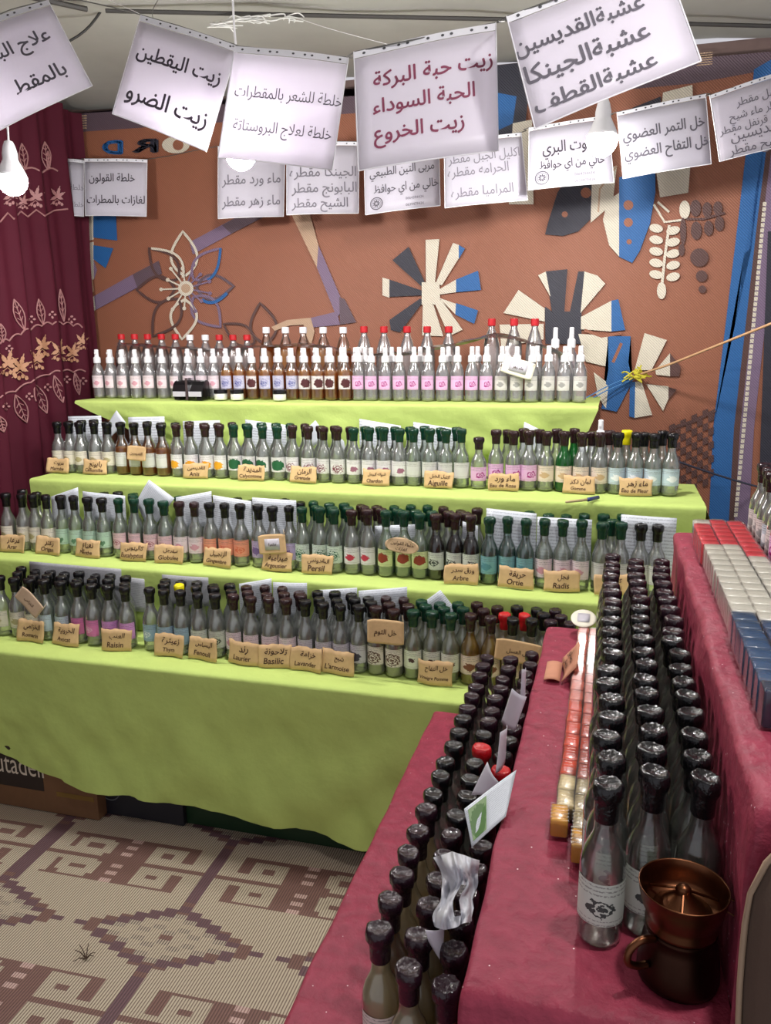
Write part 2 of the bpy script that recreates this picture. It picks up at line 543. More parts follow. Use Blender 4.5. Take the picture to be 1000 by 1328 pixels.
def petal(col, bx, by, tx, ty, wd, sw, frac=(0, 1)):
    """outlined petal from base to tip"""
    dx, dy = tx - bx, ty - by; l = math.hypot(dx, dy); nx_, ny_ = -dy / l, dx / l
    P = []
    for i in range(13):
        t = i / 12; s = math.sin(PI * t ** 0.8) * wd / 2
        P.append((bx + dx * t + nx_ * s, by + dy * t + ny_ * s))
    Q = []
    for i in range(13):
        t = 1 - i / 12; s = -math.sin(PI * t ** 0.8) * wd / 2
        Q.append((bx + dx * t + nx_ * s, by + dy * t + ny_ * s))
    A = P + Q[1:]
    a = int(frac[0] * (len(A) - 1)); b = int(frac[1] * (len(A) - 1))
    stroke(col, A[a:b + 1], sw)
Z4 = dict(sx=0.5, ox=500, oy=260)
# borders
poly('dusk', [(60, 150), (560, 118), (1010, 66), (1010, 88), (900, 108), (560, 140), (60, 174)])
for k in range(6): poly('tan', [(78, 152 + k * 3.2), (112, 149 + k * 3.2), (113, 150.6 + k * 3.2), (79, 153.6 + k * 3.2)])
for k in range(6): poly('tan', [(905, 69 + k * 3), (925, 67 + k * 3), (923, 68.5 + k * 3), (903, 70.5 + k * 3)])
poly('blue', [(1030, 60), (978, 90), (967, 202), (958, 280), (940, 430), (925, 555), (918, 700), (944, 700), (952, 555), (967, 430), (983, 280), (1010, 80)])
poly('brown', [(983, 280), (952, 555), (944, 700), (951, 700), (960, 555), (990, 280), (1012, 100), (1006, 100)])
poly('mauve', [(990, 280), (960, 555), (951, 700), (970, 700), (978, 555), (1008, 280), (1030, 100), (1012, 100)])
for k in range(60):
    t = k / 60; x = 992 - 38 * t; y = 262 + 410 * t
    poly('cream', [(x - 2.4, y), (x + 2.4, y), (x + 1.8, y + 5.2), (x - 2.9, y + 5.2)])
poly('charcoal', [(996, 300), (1030, 300), (1030, 640), (984, 640)])
# pulled checker border low down
for i in range(8):
    for j in range(11):
        if (i + j) % 2 == 0:
            x = 868 + i * 7.2; y = 552 + j * 9 - i * 3.2
            poly('brown', [(x, y), (x + 7.2, y - 3), (x + 7.2, y + 6), (x, y + 9)])
stroke('brown', [(868, 556), (900, 546), (928, 532)], 4)
# letters, mirrored
for s, cx, cy, col, wdt in (('D', 146, 192, 'blue', 24), ('R', 188, 190, 'charcoal', 30), ('O', 228, 188, 'cream', 34)):
    if s == 'O':
        ell(col, cx, cy, 18, 11); ell('terracotta', cx + 3, cy, 7, 7)
    else:
        t, ff, tw = textmesh(s, 0.05)
        _lay[0] += 0.2
        parts.append(([wp(cx - x * wdt / tw, cy - y * 24) for x, y in t], ff, IX[col]))
# left half wheel
poly('cream', [(88, 262), (121, 262), (122, 362), (98, 374)])
poly('blue', [(121, 264), (150, 268), (152, 312), (121, 308)]); poly('blue', [(121, 318), (147, 322), (137, 348), (121, 336)])
for a, b in (((103, 316), (122, 312)), ((100, 330), (112, 318))): stroke('terracotta', [a, b], 3)
poly('mauve', [(121, 336), (126, 350), (122, 362)])
# band A
poly('cream', [(103, 395), (122, 384), (124, 402), (106, 414)]); poly('mauve', [(122, 384), (172, 356), (178, 373), (124, 402)])
poly('dusk', [(172, 356), (206, 338), (210, 355), (178, 373)]); poly('tan', [(92, 372), (120, 362), (122, 378), (103, 390)])
poly('mauve', [(246, 314), (306, 282), (322, 282), (300, 303), (250, 330)]); poly('dusk', [(288, 292), (310, 280), (345, 280), (300, 303)])
# band B
poly('tan', [(378, 278), (402, 278), (413, 318), (411, 347)]); poly('mauve', [(411, 347), (413, 318), (447, 398), (437, 412)])
poly('mauve', [(392, 426), (400, 413), (437, 404), (441, 421)]); poly('dusk', [(440, 385), (447, 388), (462, 418), (441, 421)])
# big outlined flower
cx, cy = 241, 374
for tx, ty, wd, c in ((237, 300, 34, 'cream'), (286, 322, 30, 'mauve'), (303, 371, 32, 'dusk'), (286, 424, 34, 'mauve'), (236, 440, 34, 'cream'), (198, 436, 34, 'brown'), (177, 376, 34, 'brown'), (193, 322, 32, 'brown')):
    bx, by = cx + (tx - cx) * 0.22, cy + (ty - cy) * 0.22
    petal(c, bx, by, tx, ty, wd, 3.4)
petal('cream', 237, 360, 196, 322, 32, 3, (0, 0.5)); petal('blue', 252, 378, 302, 372, 34, 4, (0.1, 0.45)); petal('blue', 250, 366, 286, 322, 30, 3.4, (0.15, 0.5))
ell('cream', cx, cy, 10, 10); ell('tan', cx, cy, 6, 6)
for k in range(13):
    a = 2 * PI * k / 13 + 0.2; r = 26 if k % 2 else 32
    ex, ey = cx + r * math.cos(a), cy + r * math.sin(a)
    c = 'cream' if math.cos(a) < 0.3 else 'mauve'
    stroke(c, [(cx + 10 * math.cos(a), cy + 10 * math.sin(a)), (ex, ey)], 2); ell(c, ex, ey, 2.6, 2.6, n=8)
petal('brown', 345, 446, 337, 393, 34, 3.4); petal('brown', 330, 445, 290, 420, 26, 3)
poly('tan', [(352, 424), (372, 415), (403, 412), (408, 430), (404, 446), (395, 440), (394, 421), (376, 422), (356, 429)])
# wheel one
for c, p in (('cream', [(104, 102), (140, 100), (128, 215), (105, 215)]), ('cream', [(175, 110), (190, 115), (190, 150), (146, 220), (130, 215)]), ('blue', [(190, 115), (206, 125), (190, 152)]),
             ('cream', [(140, 230), (183, 205), (183, 238), (140, 244)]), ('blue', [(183, 205), (240, 182), (248, 232), (183, 238)]), ('cream', [(138, 252), (183, 268), (182, 296)]),
             ('blue', [(183, 266), (240, 285), (230, 320), (181, 296)]), ('cream', [(126, 262), (145, 258), (200, 335), (165, 352)]), ('cream', [(97, 262), (125, 272), (150, 352), (95, 350)]),
             ('charcoal', [(10, 205), (96, 234), (96, 246), (10, 250)]), ('cream', [(-8, 200), (10, 205), (10, 252), (-8, 246)]), ('charcoal', [(18, 155), (60, 120), (103, 215), (95, 224)]),
             ('charcoal', [(10, 310), (90, 254), (98, 262), (38, 342), (14, 336)]), ('cream', [(94, 212), (140, 212), (142, 270), (94, 270)])): poly(c, p, **Z4)
# wheel two
for c, p in (('charcoal', [(416, 184), (472, 178), (464, 290), (432, 290)]), ('charcoal', [(500, 184), (516, 184), (509, 290), (478, 290)]), ('charcoal', [(414, 275), (432, 288), (509, 288), (508, 372), (415, 372)]), ('cream', [(396, 194), (416, 184), (428, 250)]),
             ('cream', [(516, 184), (550, 195), (570, 216), (506, 292)]), ('cream', [(306, 292), (345, 232), (413, 280), (413, 314)]), ('cream', [(507, 302), (586, 260), (586, 340), (507, 334)]),
             ('blue', [(586, 260), (604, 256), (622, 336), (586, 340)]), ('cream', [(500, 346), (576, 350), (578, 432), (520, 418)]), ('cream', [(296, 322), (410, 320), (410, 360), (300, 380)]),
             ('blue', [(578, 352), (636, 352), (630, 420), (640, 470), (600, 548), (560, 540), (578, 440)]), ('cream', [(540, 445), (572, 470), (570, 530), (550, 500)])): poly(c, p, **Z4)
stroke('terracotta', [(758, 428), (780, 436), (806, 432)], 4); stroke('terracotta', [(795, 470), (806, 445)], 4)
# wheel three
for c, p in (('cream', [(646, 440), (672, 344), (730, 362), (690, 440)]), ('cream', [(700, 440), (738, 396), (738, 456), (702, 452)]), ('brown', [(738, 396), (766, 432), (762, 456), (738, 456)]),
             ('cream', [(676, 476), (734, 482), (734, 514), (720, 546)]), ('brown', [(734, 484), (756, 490), (734, 516)]), ('cream', [(646, 470), (664, 470), (692, 556), (646, 564)]),
             ('blue', [(634, 470), (648, 470), (646, 564), (632, 560)]), ('cream', [(560, 470), (578, 480), (572, 540), (545, 500)])): poly(c, p, **Z4)
# leaves at the top
for c, p in (('charcoal', [(414, 88), (424, 50), (446, -20), (470, -60), (540, -70), (534, 46), (500, 80), (460, 92)]), ('cream', [(536, -70), (600, -90), (590, 0), (576, 20), (532, 58)]),
             ('cream', [(606, -20), (606, 146), (580, 116), (564, 50), (576, 0)]), ('blue', [(606, -60), (700, -90), (700, -20), (686, 60), (660, 130), (640, 162), (606, 146)]),
             ('cream', [(700, -90), (720, -280), (796, -300), (800, -200), (785, -20), (712, -8)]), ('charcoal', [(640, -240), (714, -270), (716, -110), (650, -110)]),
             ('charcoal', [(285, -350), (380, -360), (360, -170), (288, -170)]), ('blue', [(288, -280), (340, -270), (330, -200), (288, -180)]), ('cream', [(330, -200), (380, -210), (384, 10), (320, 10)])): poly(c, p, **Z4)
for x, y, r, in ((465, 36, 8), (520, -20, 14), (630, 12, 13), (630, 57, 12), (632, 107, 7)): ell('terracotta', x, y, r, r, n=12, **Z4)
stroke('tan', [(800, 215), (778, 245), (776, 275)], 2.4); stroke('cream', [(848, 265), (862, 288), (886, 285)], 3); stroke('cream', [(853, 262), (868, 275)], 3)
ell('cream', 888, 272, 7, 12)
stroke('cream', [(868, 292), (862, 335), (858, 375)], 3.5)
for k in range(5):
    y = 296 + k * 15; ell('cream', 851, y, 9, 5.5, 0.2); ell('cream', 873, y + 3, 9, 5.5, -0.25)
ell('cream', 858, 377, 6, 11)
stroke('brown', [(890, 284), (912, 284), (940, 276)], 3)
for x, y, rx, ry in ((902, 270, 7, 11), (917, 272, 6, 10), (931, 270, 6, 9), (903, 299, 7, 12), (919, 296, 6, 10), (933, 290, 6, 10), (886, 300, 4, 18), (884, 324, 4, 8)): ell('brown', x, y, rx, ry)
ell('brown', 907, 334, 12, 12); ell('brown', 910, 358, 7.5, 7.5); ell('brown', 911, 375, 5, 5)
V, Fc, mi = merge(parts)
o = pyd('wall_mat', V, Fc, mm_, mi=mi)
tag(o, 'terracotta woven plastic wall mat with cream, blue and black wheels and flowers', 'wall hanging')

# ------------------------------------------------------------------ woven floor mat
CU, CV = 0.019, 0.00833
MCX, MCY, MROT = -1.11, 1.653, 0.03
def matcol(u, v):
    u = abs(((u + 0.30) % 0.60) - 0.30); vv = v
    v = abs(((v + 0.27) % 0.54) - 0.27)
    a = int(u / 0.038 + 0.5); b = int(v / 0.0166 + 0.5)
    if a + b <= 7:
        if a + b >= 6: return 2 if (a + int(vv * 40)) % 3 else 1
        if a + b == 0: return 1
        return 3 if (a + b) % 2 and b < 6 and (a * 3 + b) % 3 else 0
    if a + b == 8 and u < 0.02: return 1
    if v < 0.17 and v < 0.115 + 0 * u: return 0
    if u < 0.024 and v > 0.12: return 2
    if v > 0.262: return 1
    if u > 0.262:
        if v > 0.165:
            k = int((v - 0.165) / 0.0166)
            return 4 if (k % 2 == 0 and u > 0.28) else 1
        return 0
    du, dv = abs(u - 0.172), abs(v - 0.218)
    if du < 0.022 and dv < 0.011: return 1
    if du < 0.058 and dv < 0.028: return 0
    if v < 0.178 and 0.165 < v and u > 0.07: return 1
    if u < 0.118 and u > 0.08 and 0.165 < v < 0.243: return 1
    if u >= 0.228 and v > 0.165: return 1
    return 0
v, f, mi = [], [], []
nx, ny = 150, 190
for j in range(ny + 1):
    for i in range(nx + 1):
        uu = (i - 72) * CU; ww = (j - 88) * CV
        x = MCX + uu * math.cos(MROT) - ww * math.sin(MROT); y = MCY + uu * math.sin(MROT) + ww * math.cos(MROT)
        v.append((x, y, 0.002 + 0.0016 * max(0, noise.noise(Vector((x * 2, y * 14, 3))))))
for j in range(ny):
    for i in range(nx):
        a = j * (nx + 1) + i
        f.append((a, a + 1, a + nx + 2, a + nx + 1)); mi.append(matcol((i - 71.5) * CU, (j - 87.5) * CV))
CR, BR = srgb(198, 186, 164), srgb(128, 98, 86)
o = pyd('floor_mat', v, f, [ribbed('mat reed cream', CR, srgb(120, 104, 90)), ribbed('mat reed brown', srgb(130, 96, 88), srgb(92, 66, 60)), ribbed('mat reed plum', srgb(112, 82, 88), srgb(84, 62, 68)),
                            ribbed('mat reed mixed', srgb(190, 176, 158), srgb(64, 52, 46)), ribbed('mat reed pink', srgb(206, 178, 170), srgb(140, 108, 100))], smooth=True, mi=mi)
tag(o, 'cream and brown woven floor mat with stepped diamonds and nested squares', 'mat')
# dry twigs on the mat
v, f, mi = [], [], []
pp = []
c0 = onz(112, 1243, 0.008)
for px, py in ((95, 1247), (97, 1232), (103, 1225), (115, 1223), (124, 1235), (122, 1240)):
    e = onz(px, py, 0.012); mid = (c0 + e) / 2 + Vector((0, 0, 0.006))
    a, b = tube_vf([c0, mid, e], [0.0016, 0.0013, 0.0008], 5); pp.append((a, b, 0))
V, Fc, mi = merge(pp)
tag(pyd('dry_twig', V, Fc, M('dry twig', srgb(70, 50, 40), 0.9)), 'small dry forked twig lying on the woven floor mat', 'twig')

# ------------------------------------------------------------------ burgundy curtain
def cwx(y): return -2.35 + 0.022 * math.sin(y * 34) + 0.012 * math.sin(y * 71 + 1)
v, f = [], []
ny, nz = 130, 24
for j in range(nz + 1):
    for i in range(ny + 1):
        y = 2.0 + 1.34 * i / ny; z = 0.3 + 2.30 * j / nz
        v.append((cwx(y + 0.01 * math.sin(z * 3)) - 0.02 * (j / nz) * 0 + 0.006 * noise.noise(Vector((y * 4, z * 3, 0))), y, z))
for j in range(nz):
    for i in range(ny):
        a = j * (ny + 1) + i
        f.append((a, a + 1, a + ny + 2, a + ny + 1))
cur = pyd('curtain', v, f, CURT, smooth=True)
tag(cur, 'burgundy velvet curtain with gold and pink embroidered flowers', 'curtain')
def cp(px, py, lift=0.006):
    x = -2.35
    for _ in range(8):
        p = onx(px, py, x); x = 0.5 * x + 0.5 * (cwx(p.y + 0.01 * math.sin(p.z * 3)) + 0.006 * noise.noise(Vector((p.y * 4, p.z * 3, 0))) + lift)
    return onx(px, py, x)
emb = []
def es(pts, r=0.0035, i=0): 
    a, b = tube_vf([cp(*p) for p in pts], r, 5); emb.append((a, b, i))
def el(cx, cy, rx, ry, rot, i):
    pts = []
    for k in range(10):
        a = 2 * PI * k / 10; x, y = rx * math.cos(a), ry * math.sin(a)
        pts.append(cp(cx + x * math.cos(rot) - y * math.sin(rot), cy + x * math.sin(rot) + y * math.cos(rot), 0.009))
    emb.append((pts, [tuple(range(10))], i))
def eleaf(bx, by, tx, ty, wd, i=0):
    dx, dy = tx - bx, ty - by; l = math.hypot(dx, dy); nx_, ny_ = -dy / l, dx / l
    A = [(bx + dx * t / 6 + nx_ * s * math.sin(PI * t / 6) * wd / 2, by + dy * t / 6 + ny_ * s * math.sin(PI * t / 6) * wd / 2) for s, rng in ((1, range(7)), (-1, range(6, -1, -1))) for t in rng]
    es(A, 0.0028, i); es([(bx, by), ((bx + tx) / 2, (by + ty) / 2), (tx, ty)], 0.0022, i)
    for t in (0.3, 0.5, 0.7):
        x, y = bx + dx * t, by + dy * t; es([(x, y), (x + nx_ * wd * .3 + dx * .12, y + ny_ * wd * .3 + dy * .12)], 0.0018, i); es([(x, y), (x - nx_ * wd * .3 + dx * .12, y - ny_ * wd * .3 + dy * .12)], 0.0018, i)
es([(0, 288), (10, 276), (18, 284), (27, 274), (36, 281), (47, 272), (58, 280), (70, 273), (88, 271)])
def scallop(nodes, dip):
    A = []
    for (x0, y0), (x1, y1) in zip(nodes[:-1], nodes[1:]):
        for k in range(6):
            t = k / 6; A.append((x0 + (x1 - x0) * t, y0 + (y1 - y0) * t - dip * math.sin(PI * t)))
    A.append(nodes[-1]); es(A)
scallop([(0, 446), (12, 442), (27, 434), (40, 428), (54, 423), (68, 421), (82, 421), (95, 423), (107, 425)], 4)
scallop([(0, 516), (20, 508), (40, 496), (64, 486), (80, 482), (95, 483), (111, 482)], 3)
scallop([(8, 229), (28, 221), (55, 224), (75, 222)], 5)
for a in ((32, 428, 18, 388, 13), (56, 421, 50, 388, 10), (83, 417, 78, 375, 8), (4, 444, 1, 420, 10), (20, 512, 35, 548, 16), (45, 498, 61, 536, 14), (70, 487, 82, 522, 12), (97, 483, 103, 512, 8), (0, 540, 5, 560, 12), (33, 220, 28, 186, 11), (62, 220, 58, 184, 12), (64, 218, 62, 196, 5)): eleaf(*a)
for x, y in ((12, 452), (41, 414), (68, 408), (93, 414), (8, 527), (38, 514), (62, 502), (87, 492), (108, 494)):
    for k in range(4): el(x + 3.5 * math.cos(k * 1.57), y + 3.5 * math.sin(k * 1.57), 2, 1.4, k, 0)
for x, y, s in ((10, 472, 1.2), (26, 477, 1.2), (55, 449, 1), (48, 466, 1), (76, 455, 1), (94, 458, .9), (106, 443, .8), (14, 254, 1), (46, 256, 1), (74, 255, .9), (30, 262, .7)):
    i = 1 if y > 300 else 0
    for ang, ln in ((-2.2, 13), (-1.3, 15), (-0.5, 12), (2.7, 9), (0.4, 8)):
        tx, ty_ = x + ln * s * math.cos(ang), y + ln * s * math.sin(ang)
        for q in range(4):
            t = 0.25 + 0.22 * q; wv_ = 3.4 * s * math.sin(PI * min(1, t))
            el(x + (tx - x) * t, y + (ty_ - y) * t, 2.6 * s, wv_ * 0.75, ang, i)
    for k in range(4): el(x - 5 * s + 4 * s * k, y + (9 + 2 * (k % 2)) * s, 2.0 * s, 2.4 * s, 0, i)
    es([(x - 9 * s, y + 11 * s), (x, y + 4 * s), (x + 9 * s, y + 12 * s)], 0.002, i)
V, Fc, mi = merge(emb)
pyd('embroidery', V, Fc, [M('rose thread', srgb(160, 112, 112), 0.6), M('gold thread', srgb(176, 130, 100), 0.6)], cur, mi=mi)

# ------------------------------------------------------------------ green stepped stand
T = {1: dict(z=0.61, y=2.03, y1=2.36, x0=-2.25, x1=0.02), 2: dict(z=0.84, y=2.305, y1=2.62, x0=-2.28, x1=0.40),
     3: dict(z=1.09, y=2.55, y1=2.95, x0=-2.155, x1=0.292), 4: dict(z=1.365, y=2.885, y1=3.36, x0=-2.17, x1=-0.045)}
stand = empty('stepped_stand', (-1.0, 2.7, 0))
tag(stand, 'four-step display stand draped in pinned lime green cloth before the back wall', 'display stand')
def drape(name, t, hem, cur=0.5, seedv=0.0, right_side=False, inset=None, amp=0.012):
    """cloth over a board: tread, rounded front edge, hanging front with folds; hem(x) gives the bottom height"""
    x0, x1, z, y, y1 = t['x0'], t['x1'], t['z'], t['y'], t['y1']
    nx = 110
    prof = [('t', y1), ('t', y + (y1 - y) * .6), ('t', y + (y1 - y) * .3), ('t', y + 0.05), ('t', y + 0.02)] + [('c', a) for a in (30, 60, 90)] + [('d', k / 14) for k in range(1, 15)]
    v, f = [], []
    for i in range(nx + 1):
        x = x0 + (x1 - x0) * i / nx
        hz = hem(x)
        for k, a in prof:
            if k == 't':
                v.append((x, a, z + 0.003 * noise.noise(Vector((x * 7, a * 9, seedv)))))
            elif k == 'c':
                r = 0.012
                v.append((x, y + r - r * math.sin(math.radians(a)), z - r + r * math.cos(math.radians(a))))
            else:
                zz = z - 0.012 - (z - 0.012 - hz) * a
                q = noise.noise(Vector((x * 4 + a * 2.6, a * 1.4, seedv))) + 0.3 * noise.noise(Vector((x * 11 - a * 4, a * 2, seedv + 5))) + 0.12 * noise.noise(Vector((x * 26 + a * 9, a * 5, seedv + 8)))
                rd = 1 - 2.2 * abs(noise.noise(Vector((x * 3.2 + a * 1.6, a * 0.9 - x * 0.7, seedv + 20))))
                rd2 = 1 - 2.2 * abs(noise.noise(Vector((x * 6.5 - a * 2.4, a * 1.3 + x, seedv + 30))))
                q += 0.55 * rd + 0.35 * rd2
                yy = y + amp * (1.3 * a) ** 0.7 * q
                xx = x + (inset(x, a) if inset else 0)
                v.append((xx, yy, zz))
    n = len(prof)
    for i in range(nx):
        for k in range(n - 1):
            a = i * n + k
            f.append((a, a + n, a + n + 1, a + 1))
    if right_side:
        b = len(v)
        cols = [y + 0.012, y + 0.06, y + 0.14, y + 0.25, y1]
        for c in cols:
            for k in range(7):
                a = k / 6
                v.append((x1 + 0.045 * a ** .7 * (1 + noise.noise(Vector((c * 9, a * 2, 4)))), c, z - 0.004 - (0.004 if k == 0 else 0) - a * (z - hem(x1)) * 0.8))
        for i in range(len(cols) - 1):
            for k in range(6):
                a = b + i * 7 + k
                f.append((a, a + 7, a + 8, a + 1))
    o = pyd(name, v, f, GREEN, stand, smooth=True)
    o.matrix_parent_inverse = stand.matrix_basis.inverted()
    return o
def interp(tab):
    def g(x):
        if x <= tab[0][0]: return tab[0][1]
        for (a, b), (c, d) in zip(tab[:-1], tab[1:]):
            if x <= c: return b + (d - b) * (x - a) / (c - a)
        return tab[-1][1]
    return g
hem1 = interp([(-2.3, 0.25), (-1.956, 0.205), (-1.806, 0.165), (-1.656, 0.15), (-1.509, 0.148), (-1.256, 0.132), (-0.962, 0.117), (-0.649, 0.092), (0.1, 0.08)])
covers = {}
covers[1] = drape('cloth_cover', T[1], hem1, seedv=1.0, amp=0.034)
covers[2] = drape('cloth_cover', T[2], lambda x: 0.615, seedv=2.0, amp=0.006)
covers[3] = drape('cloth_cover', T[3], lambda x: 0.86, seedv=3.0, right_side=True, amp=0.014)
def ins4(x, a):
    l = max(0, 1 - (x + 2.17) / 0.9); r = max(0, 1 - (-0.045 - x) / 0.3)
    return (l ** 1.3) * 0.55 * a - (r ** 1.2) * 0.10 * a
covers[4] = drape('cloth_cover', T[4], lambda x: 1.10, seedv=4.0, inset=ins4, amp=0.03)
bpy.context.view_layer.update()
for k in (1, 2, 3, 4):
    t = T[k]
    o = boxo('board', t['x0'] + 0.01, t['x1'] - 0.01, t['y'] + 0.02, t['y1'], t['z'] - 0.03, t['z'] - 0.004, M('raw board', srgb(150, 120, 85), 0.8), stand)
    o.matrix_parent_inverse = stand.matrix_basis.inverted()
    o['label'] = 'wooden board under the cloth'
tk = {4: [(98, 518), (174, 522), (330, 526), (398, 526), (500, 526), (630, 529), (767, 529)], 3: [(31, 623), (96, 627), (155, 629), (240, 633), (332, 637), (416, 639), (508, 643), (657, 649), (783, 658), (914, 662)]}
for k, L_ in tk.items():
    for px, py in L_:
        p = ony(px, py, T[k]['y'] - 0.002)
        v, f = lathe([(0.0, -0.003), (0.004, -0.002), (0.0045, 0.0), (0.003, 0.002)], 8)
        o = pyd('tack', [(p.x + a, p.y + c, p.z + b) for a, b, c in v], f, M('brass tack', srgb(60, 52, 30), 0.4, metal=0.6), covers[k])
        o.matrix_parent_inverse = stand.matrix_basis.inverted()

# ------------------------------------------------------------------ red stepped stand
rstand = empty('red_stand', (0.0, 1.4, 0))
tag(rstand, 'three-step display stand covered in glittery crimson plush beside the camera', 'display stand')
R_ = {'A': dict(z=0.60, x=-0.435, x1=-0.137, y0=0.55, y1=1.985), 'B': dict(z=0.87, x=-0.137, x1=0.158, y0=0.775, y1=1.99), 'C': dict(z=1.135, x=0.158, x1=0.62, y0=0.80, y1=2.0)}
def plush(t, zb, seedv, frontdrop):
    x0, x1, z, ya, yb = t['x'], t['x1'], t['z'], t['y0'], t['y1']
    prof = [(x1, z), (x0 + (x1 - x0) * .6, z), (x0 + (x1 - x0) * .3, z), (x0 + 0.03, z + 0.001), (x0 + 0.012, z)] + [(x0 + 0.012 - 0.012 * math.sin(math.radians(a)), z - 0.012 + 0.012 * math.cos(math.radians(a))) for a in (30, 60, 90)]
    prof += [(x0, z - 0.012 - (z - 0.012 - zb) * k / 8) for k in range(1, 9)]
    n = len(prof); ny = 70
    rows = [(ya - 0.014, -frontdrop), (ya - 0.013, -frontdrop * .6), (ya - 0.012, -0.05), (ya - 0.010, -0.014), (ya - 0.003, -0.004)] + [(ya + 0.004 + (yb - ya - 0.004) * j / ny, 0) for j in range(ny + 1)]
    v, f = [], []
    for yy, dz in rows:
        for k, (x, zz) in enumerate(prof):
            q = noise.noise(Vector((x * 8 + zz * 6, yy * 9, seedv))) * 0.0045
            q2 = noise.noise(Vector((zz * 5, yy * 7, seedv + 3))) * 0.010 if k > 7 else 0
            z2 = max(zb, zz + dz) if dz else zz
            v.append((x + q2 + (q if k > 4 else 0), yy, z2 + (q if k < 5 else 0)))
    for j in range(len(rows) - 1):
        for k in range(n - 1):
            a = j * n + k
            f.append((a, a + 1, a + n + 1, a + n))
    o = pyd('plush_cover', v, f, RED, rstand, smooth=True)
    o.matrix_parent_inverse = Matrix.Translation((0.0, -1.4, 0))
    return o
plush(R_['A'], 0.02, 1, 0.5); plush(R_['B'], 0.60, 2, 0.26); plush(R_['C'], 0.87, 3, 0.26)
for k, zb in (('A', 0.0), ('B', 0.0), ('C', 0.0)):
    t = R_[k]
    o = boxo('plywood_box', t['x'] + 0.014, t['x1'], t['y0'] + 0.012, t['y1'] - 0.004, zb + 0.002, t['z'] - 0.012, M('plywood', srgb(140, 105, 75), 0.8), rstand)
    o.matrix_parent_inverse = Matrix.Translation((0.0, -1.4, 0))
    o['label'] = 'plywood box under the plush'

# ================================================================== BOTTLES
CAPC = {'black': srgb(14, 14, 17), 'brown': srgb(44, 24, 26), 'green': srgb(8, 54, 38), 'red': srgb(190, 26, 34), 'yellow': srgb(226, 214, 20), 'plum': srgb(36, 18, 28)}
def capmat(c):
    n = 'shrink cap ' + c
    if n in _mc: return _mc[n]
    m = M(n, CAPC[c], 0.2, coat=0.2, spec=0.4, var=0.1, bump=0.55, bscale=230)
    return m
GL = {'clear': glass('clear glass', (0.985, 0.992, 0.985, 1)), 'pale': glass('pale green glass', (0.95, 0.985, 0.95, 1), hcol=(0.74, 0.88, 0.76, 1)), 'emerald': glass('emerald glass', (0.02, 0.36, 0.06, 1), gloss=0.2, haze=0.4, hcol=(0.01, 0.30, 0.05, 1)),
      'grey': glass('smoky clear glass', (0.965, 0.975, 0.965, 1), haze=0.20), 'crystal': glass('crystal glass', (0.95, 0.97, 0.94, 1), gloss=0.3, haze=0.06, hcol=(0.7, 0.78, 0.7, 1), rim=0.72, gr=0.16),
      'bare': glass('bare glass', (0.96, 0.95, 0.94, 1), gloss=0.3, haze=0.02),
      'teal': glass('teal tinted glass', (0.70, 0.88, 0.84, 1), haze=0.1, hcol=(0.4, 0.62, 0.58, 1))}
LQ = {'amber': liquid('amber oil', srgb(242, 186, 88), 0.55), 'dark': liquid('dark syrup', srgb(34, 16, 10), 0.96), 'milky': liquid('milky vinegar', srgb(228, 212, 180), 0.8), 'yellow': liquid('yellow vinegar', srgb(240, 212, 96), 0.6),
      'beige': liquid('beige garlic vinegar', srgb(206, 188, 156), 0.5), 'straw': liquid('straw vinegar', srgb(222, 216, 150), 0.3), 'brownish': liquid('brown vinegar', srgb(186, 124, 60), 0.7), 'lime': liquid('green water', srgb(196, 226, 170), 0.2), 'aqua': liquid('blue green water', srgb(150, 200, 190), 0.25)}
W_ = srgb(222, 220, 222)
